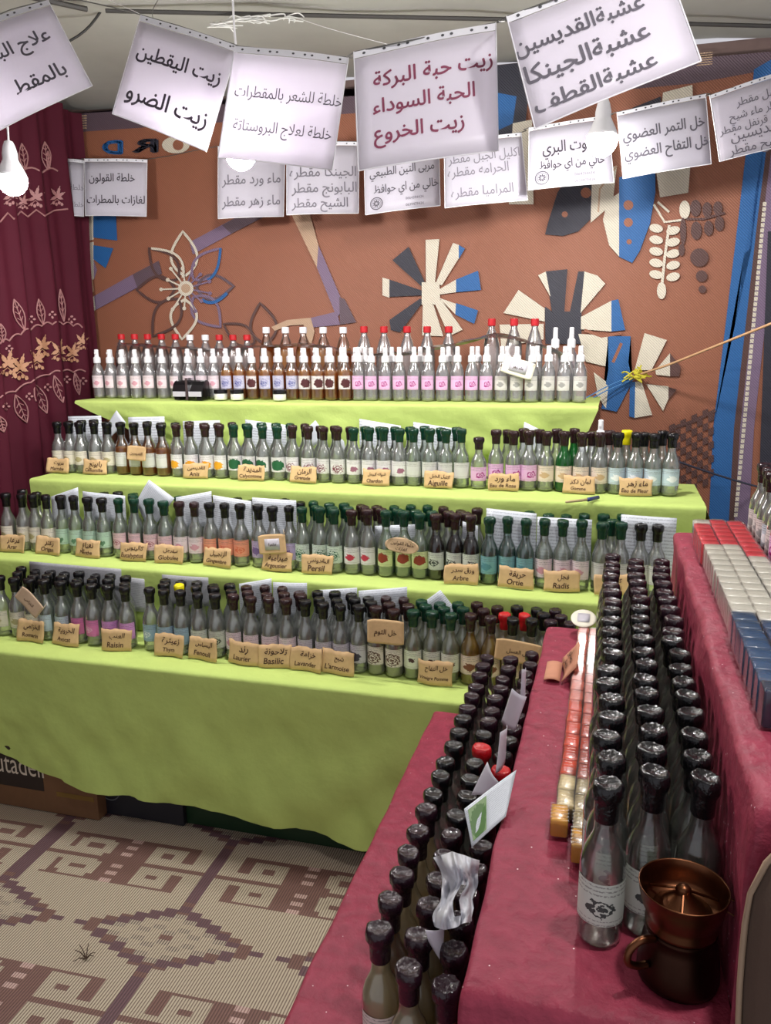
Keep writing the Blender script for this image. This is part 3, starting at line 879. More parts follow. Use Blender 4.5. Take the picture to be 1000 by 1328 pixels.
LB = {'cream': labelmat('label cream', srgb(214, 208, 192), srgb(170, 160, 120), br=0.2), 'plain': labelmat('label plain', srgb(206, 206, 204), None), 'fruit': labelmat('label fruit', W_, srgb(226, 160, 36), by=0.3, br=0.3),
      'fern': labelmat('label fern', W_, srgb(28, 92, 56), by=0.45, br=0.36), 'pome': labelmat('label pomegranate', W_, srgb(112, 40, 62), by=0.36, br=0.3, rings=True), 'thistle': labelmat('label thistle', W_, srgb(150, 96, 120), bx=0.6, by=0.38, br=0.18),
      'swirl': labelmat('label swirl', srgb(222, 178, 216), srgb(156, 34, 122), bx=0.6, br=0.26, rings=True), 'gum': labelmat('label gum', srgb(222, 206, 190), srgb(200, 168, 130), br=0.2), 'sky': labelmat('label sky', srgb(186, 204, 214), srgb(236, 240, 244), br=0.2),
      'mint': labelmat('label mint', srgb(176, 206, 184), srgb(90, 130, 100), by=0.3, br=0.14), 'rose': labelmat('label rose', srgb(222, 190, 194), srgb(170, 110, 120), br=0.2, rings=True), 'grey': labelmat('label grey', srgb(176, 184, 182), srgb(90, 104, 96), br=0.2, rings=True),
      'orange': labelmat('label orange', srgb(228, 150, 122), srgb(214, 110, 80), br=0.24, rings=True), 'violet': labelmat('label violet', srgb(180, 164, 204), srgb(116, 92, 150), br=0.24), 'leafy': labelmat('label leafy', srgb(206, 222, 208), srgb(40, 96, 66), br=0.3, rings=True),
      'heart': labelmat('label heart', W_, srgb(190, 50, 76), by=0.42, br=0.2), 'autumn': labelmat('label autumn', srgb(196, 206, 150), srgb(140, 52, 34), by=0.5, br=0.28), 'mono': labelmat('label mono', srgb(200, 206, 196), srgb(60, 66, 64), br=0.26, rings=True),
      'tealish': labelmat('label teal', srgb(120, 172, 176), srgb(84, 140, 150), br=0.22), 'pink': labelmat('label pink', srgb(216, 120, 178), srgb(236, 180, 214), br=0.2, rings=True), 'lilac': labelmat('label lilac', srgb(212, 150, 214), srgb(170, 110, 180), br=0.2),
      'blue': labelmat('label blue', srgb(150, 178, 196), srgb(216, 226, 232), br=0.24, rings=True), 'night': labelmat('label night', srgb(190, 186, 196), srgb(62, 56, 74), by=0.35, br=0.26), 'garlic': labelmat('label garlic', srgb(214, 204, 196), srgb(92, 62, 52), by=0.4, br=0.34, rings=True),
      'round': labelmat('label round', srgb(214, 218, 200), srgb(70, 40, 44), bx=0.55, by=0.5, br=0.13), 'apple': labelmat('label apple', srgb(216, 196, 180), srgb(120, 70, 50), by=0.4, br=0.22), 'paleros': labelmat('label pale rose', srgb(224, 208, 214), srgb(206, 150, 166), by=0.4, br=0.2),
      'wave': labelmat('label wave', srgb(196, 194, 216), srgb(86, 90, 150), by=0.45, br=0.3, rings=True), 'horse': labelmat('label horse', srgb(222, 214, 214), srgb(74, 28, 34), bx=0.62, by=0.45, br=0.34), 'silver': labelmat('label silver', srgb(206, 202, 200), srgb(150, 148, 148), br=0.2)}

BPROF = [(0.0, 0.005), (0.021, 0.0), (0.0262, 0.003), (0.0275, 0.010), (0.0275, 0.098), (0.0271, 0.107), (0.0255, 0.117), (0.0222, 0.127), (0.0178, 0.136), (0.0146, 0.144), (0.0130, 0.153), (0.0122, 0.172), (0.0120, 0.206), (0.0, 0.206)]
def cap_vf(seed=0):
    def wob(a, z):
        return (0.10 * max(0, math.cos(a + seed * 2)) ** 6 + 0.06 * math.sin(2 * a + seed) + 0.05 * math.sin(7 * a + seed * 2)) * (1 if z > 0.190 else 0.25)
    v, f = lathe([(0.0131, 0.163), (0.0142, 0.165), (0.0146, 0.186), (0.0154, 0.192), (0.0178, 0.1965), (0.0182, 0.206), (0.0172, 0.2125), (0.0140, 0.2145), (0.0110, 0.2125), (0.006, 0.2118), (0.0, 0.2115)], 20, wob)
    return [(x, y, z + (0.0016 * noise.noise(Vector((x * 260, y * 260, seed))) if z > 0.194 else 0)) for x, y, z in v], f
def arc_vf(r, z0, z1, half=78, n=14):
    v, f, uv = [], [], []
    for i in range(n + 1):
        a = math.radians(-90 - half + 2 * half * i / n)
        for j in range(2):
            v.append((r * math.cos(a), r * math.sin(a), (z0, z1)[j])); uv.append((i / n, j))
    for i in range(n): f.append((2 * i, 2 * i + 2, 2 * i + 3, 2 * i + 1))
    return v, f, uv
def scaled(v, s, zs): return [(a * s, b * s, c * zs) for a, b, c in v]
def liq_prof(fill):
    P = [(max(0, r - 0.0016), z + 0.002) for r, z in BPROF if z + 0.002 < fill]
    r0 = P[-1][0]
    for (ra, za), (rb, zb) in zip(BPROF[:-1], BPROF[1:]):
        if za <= fill <= zb: r0 = ra + (rb - ra) * (fill - za) / (zb - za) - 0.0016
    return P + [(r0, fill), (0, fill)]
FILL = {'dark': 0.14, 'amber': 0.112}
_cap = [cap_vf(s) for s in (0.3, 1.9, 3.7)]
_gl = lathe(BPROF, 20)
_lab = arc_vf(0.0280, 0.034, 0.092)
_lq = {}
def lqvf(q):
    fl = FILL.get(q, 0.15)
    if fl not in _lq: _lq[fl] = lathe(liq_prof(fl), 18)
    return _lq[fl]

_bp = {}
NB = [0]
def dup(o, **kw):
    r = o.copy(); C.objects.link(r)
    for ch in list(o.children):
        c = ch.copy(); C.objects.link(c); c.parent = r
        for g in ch.children:
            d = g.copy(); C.objects.link(d); d.parent = c
    return r
def bottle(gl, lq, cap, lab, loc, label, group, rz=0.0, s=1.0, zs=1.0, cv=None):
    cv = random.randrange(3) if cv is None else cv
    k = (gl, lq, cap, lab, cv)
    NB[0] += 1
    if k not in _bp:
        v, f = _gl
        root = pyd('glass_bottle', v, f, GL[gl], smooth=True)
        v, f = _cap[cv]; pyd('cap', v, f, capmat(cap), root, smooth=True)
        if lab:
            v, f, uv = _lab; pyd('paper_label', v, f, LB[lab], root, smooth=True, uv=uv)
        if lq:
            v, f = lqvf(lq); pyd('liquid', v, f, LQ[lq], root, smooth=True)
        _bp[k] = root
    else:
        root = dup(_bp[k])
    root.location = loc; root.rotation_euler = (random.uniform(-.012, .012), random.uniform(-.012, .012), rz)
    root.scale = (s, s, zs)
    tag(root, label, 'bottle', group)
    return root
_mass = []; _massm = []
def mass_bottle(gl, lq, cap, lab, loc, s=1.0, zs=1.0):
    def mi(m):
        if m not in _massm: _massm.append(m)
        return _massm.index(m)
    T_ = lambda v: [(a * s + loc[0], b * s + loc[1], c * zs + loc[2]) for a, b, c in v]
    _mass.append((T_(_gl[0]), _gl[1], mi(GL[gl])))
    c = _cap[random.randrange(3)]; _mass.append((T_(c[0]), c[1], mi(capmat(cap))))
    if lq: l = lqvf(lq); _mass.append((T_(l[0]), l[1], mi(LQ[lq])))
ORD = ['first', 'second', 'third', 'fourth', 'fifth', 'sixth', 'seventh', 'eighth', 'ninth', 'tenth', 'eleventh', 'twelfth', 'thirteenth', 'fourteenth', 'fifteenth', 'sixteenth', 'seventeenth', 'eighteenth', 'nineteenth', 'twentieth']
def od(i):
    if i < 20: return ORD[i]
    t = (i + 1) // 10; u = (i + 1) % 10
    return {2: 'twenty', 3: 'thirty', 4: 'forty'}[t] + '-' + ORD[u - 1] if u else {2: 'twentieth', 3: 'thirtieth', 4: 'fortieth'}[t]
NUM = ['zero', 'one', 'two', 'three', 'four', 'five', 'six', 'seven', 'eight', 'nine', 'ten']

# one entry per batch of the front row: pixels of the bottle axes, glass, liquid, cap, label, words
T3B = [([78, 93, 108, 126, 142], 'clear', None, 'black', 'cream', 'cream label'), ([160, 177, 195, 213], 'bare', 'amber', 'black', 'plain', 'amber oil'), ([232, 250, 269, 287], 'clear', None, 'brown', 'fruit', 'orange-fruit label'),
       ([306, 324, 343, 362], 'clear', None, 'green', 'fern', 'dark fern label'), ([380, 400, 420, 439], 'clear', None, 'brown', 'pome', 'maroon-fruit label'), ([459, 479, 499, 518], 'clear', None, 'green', 'thistle', 'thistle label'),
       ([537, 558, 578, 599], 'pale', None, 'green', 'plain', 'plain label'), ([643, 666, 686], 'clear', None, 'brown', 'swirl', 'magenta-swirl label'), ([708], 'clear', None, 'brown', 'gum', 'beige label'), ([731], 'emerald', None, 'brown', 'gum', 'emerald glass'),
       ([754, 777], 'clear', None, 'brown', 'gum', 'peach label'), ([800, 823, 847, 870], 'pale', None, 'black', 'sky', 'pale-blue label')]
T2B = [([14, 33, 49, 66], 'grey', None, 'black', 'cream', 'cream label'), ([83, 101, 119, 138], 'pale', None, 'black', 'mint', 'mint label'), ([158, 177, 197, 217], 'pale', None, 'green', 'rose', 'rosy label'),
       ([236, 255], 'grey', None, 'brown', 'paleros', 'pale-pink label'), ([275, 294, 313], 'clear', None, 'black', 'orange', 'salmon label'), ([337, 356, 377], 'grey', None, 'black', 'violet', 'violet label'),
       ([394, 415, 435], 'pale', None, 'green', 'leafy', 'leaf-sprig label'), ([457, 478], 'clear', None, 'brown', 'heart', 'red-heart label'), ([501, 523, 545], 'pale', 'lime', 'green', 'autumn', 'red-floral label'),
       ([566, 589, 611], 'bare', 'dark', 'brown', 'mono', 'dark syrup'), ([635, 658, 681], 'teal', 'aqua', 'green', 'tealish', 'teal label'), ([706, 730, 754], 'pale', None, 'green', 'paleros', 'whitish label'),
       ([780, 805], 'clear', None, 'green', 'plain', 'grey-white label'), ([831, 853], 'clear', None, 'black', 'plain', 'plain label')]
T1B = [([8, 26, 46], 'grey', None, 'black', 'cream', 'cream label'), ([64, 83], 'pale', None, 'black', 'sky', 'pale label'), ([104, 124], 'grey', None, 'black', 'pink', 'pink-swirl label'), ([144, 167], 'grey', None, 'black', 'lilac', 'lilac label'),
       ([196, 216, 237], 'grey', None, 'black', 'blue', 'blue label'), ([259, 281], 'grey', None, 'black', 'mono', 'black-and-white label'), ([303, 327, 350, 373], 'grey', None, 'brown', 'paleros', 'washed-out label'),
       ([397, 420, 442, 465], 'grey', None, 'black', 'night', 'dark-print label'), ([488, 512], 'clear', 'beige', 'brown', 'garlic', 'brown-photo label'), ([536, 560, 584], 'pale', 'straw', 'green', 'round', 'round label'),
       ([610, 637], 'bare', 'yellow', 'brown', 'apple', 'yellow vinegar'), ([664, 690], 'clear', 'straw', 'black', 'apple', 'straw vinegar'), ([715, 738], 'grey', None, 'plum', None, 'no label')]
STEP = {1: 'lowest', 2: 'second', 3: 'third'}
YR = {1: [2.172, 2.222, 2.272], 2: [2.43, 2.479, 2.5225], 3: [2.722, 2.772, 2.82]}
PYG = {1: 815, 2: 705, 3: 605}
SZ = {1: (1.0, 0.97), 2: (1.0, 1.0), 3: (1.0, 0.94)}
rowx = {}
for tier, batches in ((1, T1B), (2, T2B), (3, T3B)):
    xs_all = []
    for pxs, gl, lq, cap, lab, wd in batches:
        n = len(pxs)
        for i, px in enumerate(pxs):
            x = ony(px, PYG[tier], YR[tier][0]).x
            where = f'{od(i)} of {NUM[n]} from the curtain, ' if n > 1 else ''
            if wd == 'emerald glass': l = 'brown-capped emerald green glass bottle beside the gum tag, third step front row'
            elif wd in ('amber oil', 'dark syrup', 'yellow vinegar', 'straw vinegar'): l = f'{cap}-capped bottle of {wd}, {where}{STEP[tier]} step front row'
            else: l = f'{cap}-capped bottle with {wd}, {where}{STEP[tier]} step front row'
            bottle(gl, lq, cap, lab, (x, YR[tier][0] + random.uniform(-.004, .004), T[tier]['z'] + 0.003), l, 'bottles on the green steps', random.uniform(-.35, .35), SZ[tier][0], SZ[tier][1] * random.uniform(.985, 1.01))
            xs_all.append((x, gl, lq, cap))
    rowx[tier] = xs_all
# the short bottle with the pink label
bottle('clear', None, 'plum', 'swirl', (ony(621, 605, 2.715).x, 2.715, T[3]['z'] + 0.003), 'shortest bottle with magenta-swirl label on the third step front row', 'bottles on the green steps', 0.1, 1.0, 0.82)
# rows behind: seen over and between the front ones
ODD = {(1, 1): [(244, 'yellow'), (667, 'red'), (691, 'red')], (3, 1): [(816, 'yellow')]}
ODDX = {k: [(ony(p, PYG[k[0]], YR[k[0]][1]).x, c) for p, c in L_] for k, L_ in ODD.items()}
SH = {2: [(66, 101), (107, 162), (228, 274), (276, 326), (327, 384), (631, 696), (697, 768), (806, 878)]}
SHX = {t: [(ony(a, PYG[t], YR[t][0] + 0.03).x - 0.018, ony(b, PYG[t], YR[t][0] + 0.03).x + 0.018) for a, b in L_] for t, L_ in SH.items()}
def behind(tier, row, pick, limit):
    xs = rowx[tier]; i = 0
    for a, b in zip(xs[:-1], xs[1:]):
        if b[0] - a[0] > 0.075 or not pick(a): continue
        x = (a[0] + b[0]) / 2 if row == 1 else a[0] + 0.003
        if row == 1 and any(p <= x <= q for p, q in SHX.get(tier, [])): continue
        gl, lq, cap = a[1:]
        gl = 'grey' if gl in ('teal', 'bare') else gl
        for q in list(ODDX.get((tier, row), [])):
            if abs(q[0] - x) < 0.036: cap = q[1]; ODDX[(tier, row)].remove(q); break
        lq = None if lq in ('dark', 'lime', 'aqua', 'beige') else lq
        loc = (x, YR[tier][row] + random.uniform(-.002, .002), T[tier]['z'] + 0.003)
        if i < limit or cap in ('yellow', 'red'):
            bottle(gl, lq, cap, None, loc, f'{cap}-capped bottle in {("", "second", "third")[row]} row of the {STEP[tier]} green step, {od(i)} from the curtain', 'bottles on the green steps', 0, 0.985, SZ[tier][1] * random.uniform(.97, 1.02))
            i += 1
        else:
            mass_bottle(gl, lq, cap, None, loc, 0.985, SZ[tier][1] * random.uniform(.97, 1.02))
behind(1, 1, lambda a: True, 40)
behind(2, 1, lambda a: True, 40)
behind(3, 1, lambda a: True, 26)
behind(1, 2, lambda a: True, 0)
behind(2, 2, lambda a: a[0] > -1.9, 0)

# ------------------------------------------------------------------ bottles on the red stand
AZ, BZ, CZ = 0.603, 0.873, 1.138
def column(xc, ys, z, label, caps, gls, lqs, labs, s=1.0, zs=1.0, group='bottles on the red stand', rz=0.3):
    for i, y in enumerate(ys):
        bottle(random.choice(gls), lqs(i), caps(i), labs(i), (xc(y) + random.uniform(-.003, .003), y, z), label(i), group, rz + random.uniform(-.5, .5), s, zs * random.uniform(.985, 1.012))
def seq(y0, y1, d): 
    n = int((y1 - y0) / d) + 1
    return [y0 + d * i for i in range(n)]
P5 = 0.0575
column(lambda y: 0.017, seq(0.897, 1.95, P5), BZ, lambda i: f'black-capped clear bottle in the column beside the soap bars, {od(i)} from the copper pot', lambda i: 'black' if i < 12 else 'plum', ['crystal'], lambda i: None, lambda i: 'mono' if i < 3 else None)
column(lambda y: 0.0715, seq(0.928, 1.95, P5), BZ, lambda i: f'black-capped clear bottle in the middle column, {od(i)} from the copper pot', lambda i: 'black' if i < 12 else 'plum', ['crystal'], lambda i: None, lambda i: 'mono' if i < 2 else None)
column(lambda y: 0.1265, seq(0.931, 1.95, P5), BZ, lambda i: f'black-capped bottle against the tall crimson riser, {od(i)} from the copper pot', lambda i: 'black' if i < 9 else 'plum', ['crystal'], lambda i: None, lambda i: None)
def acap(k):
    return lambda i: 'red' if (k, i) in ((1, 10), (2, 9)) else ('plum' if i < 6 or i > 11 else 'black')
alq = lambda k: (lambda i: 'brownish' if (k, i) == (0, 1) else ('milky' if i < 6 else None))
column(lambda y: -0.272, seq(0.905, 1.93, P5), AZ, lambda i: f'dark-capped bottle, outer column of the lowest crimson step, {od(i)} from the near end', acap(0), ['crystal'], alq(0), lambda i: 'garlic' if i < 3 else None, rz=0)
column(lambda y: -0.2165, seq(0.85, 1.93, P5), AZ, lambda i: f'{"red" if acap(1)(i) == "red" else "dark"}-capped bottle, middle column of the lowest crimson step, {od(i)} from the near end', acap(1), ['crystal'], alq(1), lambda i: None)
column(lambda y: -0.1665, seq(0.835, 1.93, P5), AZ, lambda i: f'{"red" if acap(2)(i) == "red" else "dark"}-capped bottle, inner column of the lowest crimson step, {od(i)} from the near end', acap(2), ['crystal'], lambda i: 'brownish' if i < 2 else None, lambda i: None)
CLB = ['silver', 'silver', 'sky', 'sky', 'swirl', 'swirl', 'swirl', 'silver', 'sky', 'silver']
column(lambda y: 0.338, seq(1.36, 1.98, 0.052), CZ, lambda i: f'small labelled bottle beside the soap cubes, highest crimson step, {od(i)} from the near end', lambda i: 'plum', ['clear'], lambda i: None, lambda i: CLB[min(i, 9)], 0.92, 0.84, rz=-1.2)
column(lambda y: 0.392, seq(1.34, 1.98, 0.056), CZ, lambda i: f'small unlabelled bottle, highest crimson step beyond the labelled ones, {od(i)} from the near end', lambda i: 'plum', ['clear'], lambda i: None, lambda i: None, 0.95, 0.9)

V, Fc, mi = merge(_mass)
if V:
    o = pyd('rear_bottles', V, Fc, _massm, mi=mi, smooth=True)
    tag(o, 'rearmost bottles packed behind the front rows on the green steps', 'bottles', kind='stuff')

# ------------------------------------------------------------------ plastic spray and oil bottles on the top step
PLC = glass('clear plastic', (0.975, 0.98, 0.985, 1), gloss=0.6, haze=0.26, hcol=(0.93, 0.93, 0.95, 1), rim=0.95)
PLO = glass('thin clear plastic', (0.985, 0.985, 0.985, 1), gloss=0.4, haze=0.03, hcol=(0.9, 0.85, 0.75, 1), rim=0.92)
SPROF = [(0.0, 0.004), (0.022, 0.0), (0.0255, 0.004), (0.0262, 0.012), (0.0252, 0.030), (0.0262, 0.040), (0.0262, 0.100), (0.0250, 0.112), (0.0190, 0.130), (0.0130, 0.141), (0.0115, 0.150), (0.0, 0.150)]
_sp = {}
def spray(lab, oil, loc, label, group, zs=1.0):
    k = (lab, oil)
    if k not in _sp:
        v, f = lathe(SPROF, 18)
        r = pyd('spray_bottle', v, f, PLO if oil else PLC, smooth=True)
        v, f = lathe([(0.0, 0.146), (0.0150, 0.146), (0.0155, 0.149), (0.0150, 0.168), (0.0120, 0.171), (0.0092, 0.173), (0.0086, 0.196), (0.0090, 0.200), (0.0070, 0.203), (0.0, 0.2035)], 18)
        a = (v, f, 0); v, f = box(-0.004, 0.004, -0.0125, -0.006, 0.184, 0.193); 
        V, Fc, mi = merge([a, (v, f, 0)])
        pyd('spray_pump', V, Fc, WHITEP, r, smooth=False)
        if lab:
            v, f, uv = arc_vf(0.0267, 0.042, 0.094, 62); pyd('paper_label', v, f, LB[lab], r, smooth=True, uv=uv)
        if oil:
            P = [(max(0, q - 0.0014), z + 0.002) for q, z in SPROF if z < 0.12] + [(0.0, 0.118)]
            v, f = lathe(P, 16); pyd('liquid', v, f, LQ['amber'], r, smooth=True)
        _sp[k] = r
    else: r = dup(_sp[k])
    r.location = loc; r.rotation_euler = (0, 0, random.uniform(-.3, .3)); r.scale = (1, 1, zs)
    tag(r, label, 'bottle', group)
T4Z = T[4]['z'] + 0.003
SB = [([128, 144, 159.5, 176.5, 193.5, 211, 228, 245, 261.5, 278], 'paleros', False, 'faint rose label'), ([294.5, 311], 'wave', True, 'blue wave label'), ([327.5], 'horse', True, 'brown hair photo label between blue-labelled ones'),
      ([344.5, 362, 379], 'wave', True, 'blue label beyond the jars'), ([395.5, 412, 429, 447], 'horse', True, 'brown hair photo label'), ([465, 482, 500, 518, 537, 555.5, 574, 593, 612, 631], 'swirl', False, 'magenta swirl label'),
      ([650.5, 670, 690, 711, 732, 752], 'silver', False, 'silver-grey label')]
xs = []
for pxs, lab, oil, wd in SB:
    n = len(pxs)
    for i, px in enumerate(pxs):
        x = ony(px, 490, 3.03).x
        spray(lab, oil, (x, 3.03 + random.uniform(-.003, .003), T4Z), f'spray bottle with {wd}, top step' + (f', {od(i)} of {NUM[n]} from the curtain' if n > 1 else ''), 'spray bottles on the top step', random.uniform(.99, 1.01))
        xs.append((x, oil))
k = 0
for (a, oil), (b, _) in zip(xs[:-1], xs[1:]):
    if a < -0.98 or k % 2 == 0:
        spray(None, oil, ((a + b) / 2 if a < -0.98 else a + 0.012, 3.083, T4Z), f'white-topped spray bottle in second row of the top step, {od(k)} from the curtain', 'spray bottles on the top step', 1.0)
    k += 1
for i, px in enumerate((720, 741)):
    spray(None, False, (ony(px, 450, 3.17).x, 3.17, T4Z), f'tall spray bottle at the bare end of the top step back row, {("nearer the curtain", "outermost")[i]}', 'spray bottles on the top step', 1.33)
spray(None, False, (ony(779, 560, 2.80).x, 2.80, T[3]['z'] + 0.003), 'white-topped spray bottle standing behind the third step bottles near the emerald one', None, 1.15)
OP = [(0.0, 0.004), (0.028, 0.0), (0.033, 0.005), (0.034, 0.02), (0.034, 0.165), (0.031, 0.195), (0.022, 0.225), (0.0145, 0.243), (0.0125, 0.25), (0.0125, 0.262), (0.0, 0.262)]
_ob = {}
def oilbottle(capc, oil, loc, label, zs):
    k = (capc, oil)
    if k not in _ob:
        v, f = lathe(OP, 18); r = pyd('plastic_bottle', v, f, PLO if oil else PLC, smooth=True)
        v, f = lathe([(0.0, 0.258), (0.0150, 0.258), (0.0156, 0.262), (0.0154, 0.280), (0.0142, 0.283), (0.0, 0.2835)], 20, lambda a, z: 0.02 * math.sin(10 * a)); pyd('screw_cap', v, f, REDP if capc == 'red' else WHITEP, r)
        if oil:
            P = [(max(0, q - 0.0014), z + 0.002) for q, z in OP if z < 0.2] + [(0.0, 0.199)]
            v, f = lathe(P, 16); pyd('liquid', v, f, LQ['amber'], r, smooth=True)
        _ob[k] = r
    else: r = dup(_ob[k])
    r.location = loc; r.scale = (1, 1, zs); tag(r, label, 'bottle', 'tall plastic bottles at the back of the top step')
G = [([157, 174, 191, 209, 227], 'red', False, 433, 'red-capped tall clear bottle above the rose sprays'), ([246, 266], 'white', False, 434, 'white-capped tall clear bottle above the card holder'), ([284, 302, 320], 'red', False, 434, 'red-capped tall clear bottle above the two jars'),
     ([345, 370, 393, 419, 445], 'white', True, 424, 'white-capped tall oil bottle'), ([472, 498, 528, 554, 582], 'red', False, 423, 'red-capped tall bottle above the magenta sprays'), ([638, 667, 694], 'red', False, 413, 'red-capped tall bottle above the silver sprays')]
for pxs, c, oil, py, wd in G:
    for i, px in enumerate(pxs):
        p = ony(px, py, 3.18)
        oilbottle(c, oil, (p.x, 3.18, T4Z), f'{wd}, {od(i)} of {NUM[len(pxs)]} from the curtain', (p.z - T4Z) / 0.2835)
# cling film laid over the back bottles
pts = [(150, 448), (260, 455), (330, 452), (400, 450), (480, 462), (560, 455), (640, 438), (700, 450), (738, 466)]
v, f = [], []
pp = smoothpath([ony(a, b, 3.125) for a, b in pts], 6)
n = len(pp)
for i, p in enumerate(pp):
    for j in range(7):
        t = j / 6
        v.append((p.x + 0.01 * noise.noise(Vector((p.x * 9, j, 0))), 3.115 + 0.07 * t + 0.012 * noise.noise(Vector((p.x * 6, t * 2, 3))), p.z + 0.012 * math.sin(t * PI) + 0.014 * noise.noise(Vector((p.x * 12, t * 3, 1)))))
for i in range(n - 1):
    for j in range(6):
        a = i * 7 + j; f.append((a, a + 7, a + 8, a + 1))
tag(pyd('cling_film', v, f, glass('film', (0.99, 0.99, 1, 1), gloss=0.25, haze=0.06, hcol=(.9, .9, .9, 1), rim=1.0), smooth=True), 'crumpled clear plastic film stretched over the tall bottles on the top step', 'plastic film')
# jars
for i, px in enumerate((288, 309, 364)):
    p = ony(px, 515, 2.975)
    v, f = lathe([(0.0, 0.0), (0.024, 0.0), (0.0262, 0.003), (0.0262, 0.022), (0.024, 0.027), (0.0, 0.027)], 22)
    j = pyd('cream_jar', v, f, M('white cream', srgb(226, 226, 220), 0.3, coat=.5, var=.03), smooth=True); j.location = (p.x, 2.965, T4Z)
    v, f = lathe([(0.0, 0.026), (0.0272, 0.026), (0.0276, 0.030), (0.0272, 0.040), (0.024, 0.042), (0.0, 0.042)], 24, lambda a, z: 0.012 * math.sin(24 * a)); pyd('jar_lid', v, f, BLACKP, j)
    tag(j, ('black-lidded white cream jar on the top step, closest to the card holder', 'black-lidded white cream jar under the second blue-labelled spray bottle', 'black-lidded white cream jar standing apart, further from the card holder')[i], 'jar', 'cream jars on the top step')
# business card holder
p = ony(245, 522, 2.94)
h = empty('card_holder', (p.x, 2.955, T4Z)); tag(h, 'black two-pocket business card holder on the edge of the top step', 'card holder')
def hold(name, parts_, m):
    V, Fc, mi = merge(parts_); return pyd(name, V, Fc, m, h, mi=mi)
def curved(x0, x1):
    v, f = [], []
    prof = [(-0.030, 0.012), (-0.030, 0.036), (-0.022, 0.060), (-0.006, 0.074), (0.014, 0.078), (0.030, 0.070), (0.034, 0.012)]
    for x in (x0, x1):
        for y, z in prof: v.append((x, y, z))
    n = len(prof)
    for k in range(n - 1): f.append((k, k + 1, n + k + 1, n + k))
    f.append(tuple(range(n))); f.append(tuple(range(2 * n - 1, n - 1, -1)))
    return v, f
a = curved(-0.068, -0.004); b = curved(0.004, 0.068)
sh = lambda vf, dz: ([(x, y + 0.008, z + dz) for x, y, z in vf[0]], vf[1], 0)
hold('holder_body', [sh(a, 0), sh(b, 0)], BLACKP)
hold('holder_spine', [(*box(-0.005, 0.005, -0.028, 0.03, 0.0, 0.088), 0)], M('chrome', srgb(200, 200, 205), 0.15, metal=1))
for s in (-1, 1):
    v, f = box(s * 0.036 - 0.028, s * 0.036 + 0.028, -0.0285, -0.0235, 0.014, 0.034); o = pyd('business_card', v, f, PAPER, h); o['label'] = 'stack of white cards in the pocket'
    hold('holder_foot', [(*box(s * 0.05 - 0.012, s * 0.05 + 0.012, -0.02, 0.03, 0.0, 0.013), 0)], BLACKP)

# ------------------------------------------------------------------ wrapped soap bars
FILMS = {}
def soapmat(n, col): return M('soap ' + n, col, 0.25, coat=0.4, var=0.10, vscale=120, bump=0.5, bscale=55)
SO = {'peach': soapmat('peach', srgb(224, 120, 100)), 'orange': soapmat('orange', srgb(226, 78, 40)), 'straw': soapmat('straw', srgb(224, 206, 160)), 'amber': soapmat('amber', srgb(226, 168, 70)), 'red': soapmat('red', srgb(244, 70, 84)),
      'white': soapmat('white', srgb(240, 236, 224)), 'blue': soapmat('blue', srgb(52, 84, 124)), 'navy': soapmat('navy', srgb(30, 48, 76))}
WRAP = glass('wrap film', (1, 1, 1, 1), gloss=0.12, haze=0.03, hcol=(.9, .9, .9, 1), rim=1.0)
_so = {}
def soap(col, sx, sy, sz, loc, label, group, rz=0):
    k = (col, sx, sy, sz)
    if k not in _so:
        r = boxo('soap_bar', -sx / 2, sx / 2, -sy / 2, sy / 2, 0.001, sz, SO[col], bev=0.003)
        # film wrapper, pleated on top
        v, f = [], []
        nx, ny = 4, 10
        for j in range(ny + 1):
            for i in range(nx + 1):
                x = -sx / 2 - 0.001 + (sx + 0.002) * i / nx; y = -sy / 2 - 0.001 + (sy + 0.002) * j / ny
                v.append((x, y, sz + 0.0008 + (0.0016 * (j % 2) if 0 < i < nx else 0)))
        for j in range(ny):
            for i in range(nx):
                a = j * (nx + 1) + i; f.append((a, a + 1, a + nx + 2, a + nx + 1))
        b = len(v); e = 0.0012
        X, Y = sx / 2 + e, sy / 2 + e
        for x, y in ((-X, -Y), (X, -Y), (X, Y), (-X, Y)): v += [(x, y, 0.001), (x, y, sz)]
        for q in range(4):
            a, c = b + 2 * q, b + 2 * ((q + 1) % 4); f.append((a, c, c + 1, a + 1))
        pyd('film_wrapper', v, f, WRAP, r)
        _so[k] = r
    else: r = dup(_so[k])
    r.location = loc; r.rotation_euler = (0, 0, rz); tag(r, label, 'soap', group)
for ci, (xc, y0) in enumerate(((-0.0405, 1.105), (-0.0135, 1.050))):
    y = y0; i = 0
    while y < 1.93:
        col = 'amber' if i < 1 else 'straw' if y < 1.24 else 'orange' if y < 1.50 and (ci == 0 or y > 1.3) else 'peach'
        soap(col, 0.0255, 0.044, 0.027 if i else 0.03, (xc + random.uniform(-.0008, .0008) - (0.006 if (ci == 0 and i == 0) else 0), y, BZ), f'{ {"amber": "amber", "straw": "straw-yellow", "orange": "bright orange", "peach": "peach-pink"}[col]} wrapped soap, {od(i)} from the near end, column {("farther from", "touching")[ci]} the bottles', 'small soaps on the middle crimson step', random.uniform(-.05, .05))
        y += 0.0475; i += 1
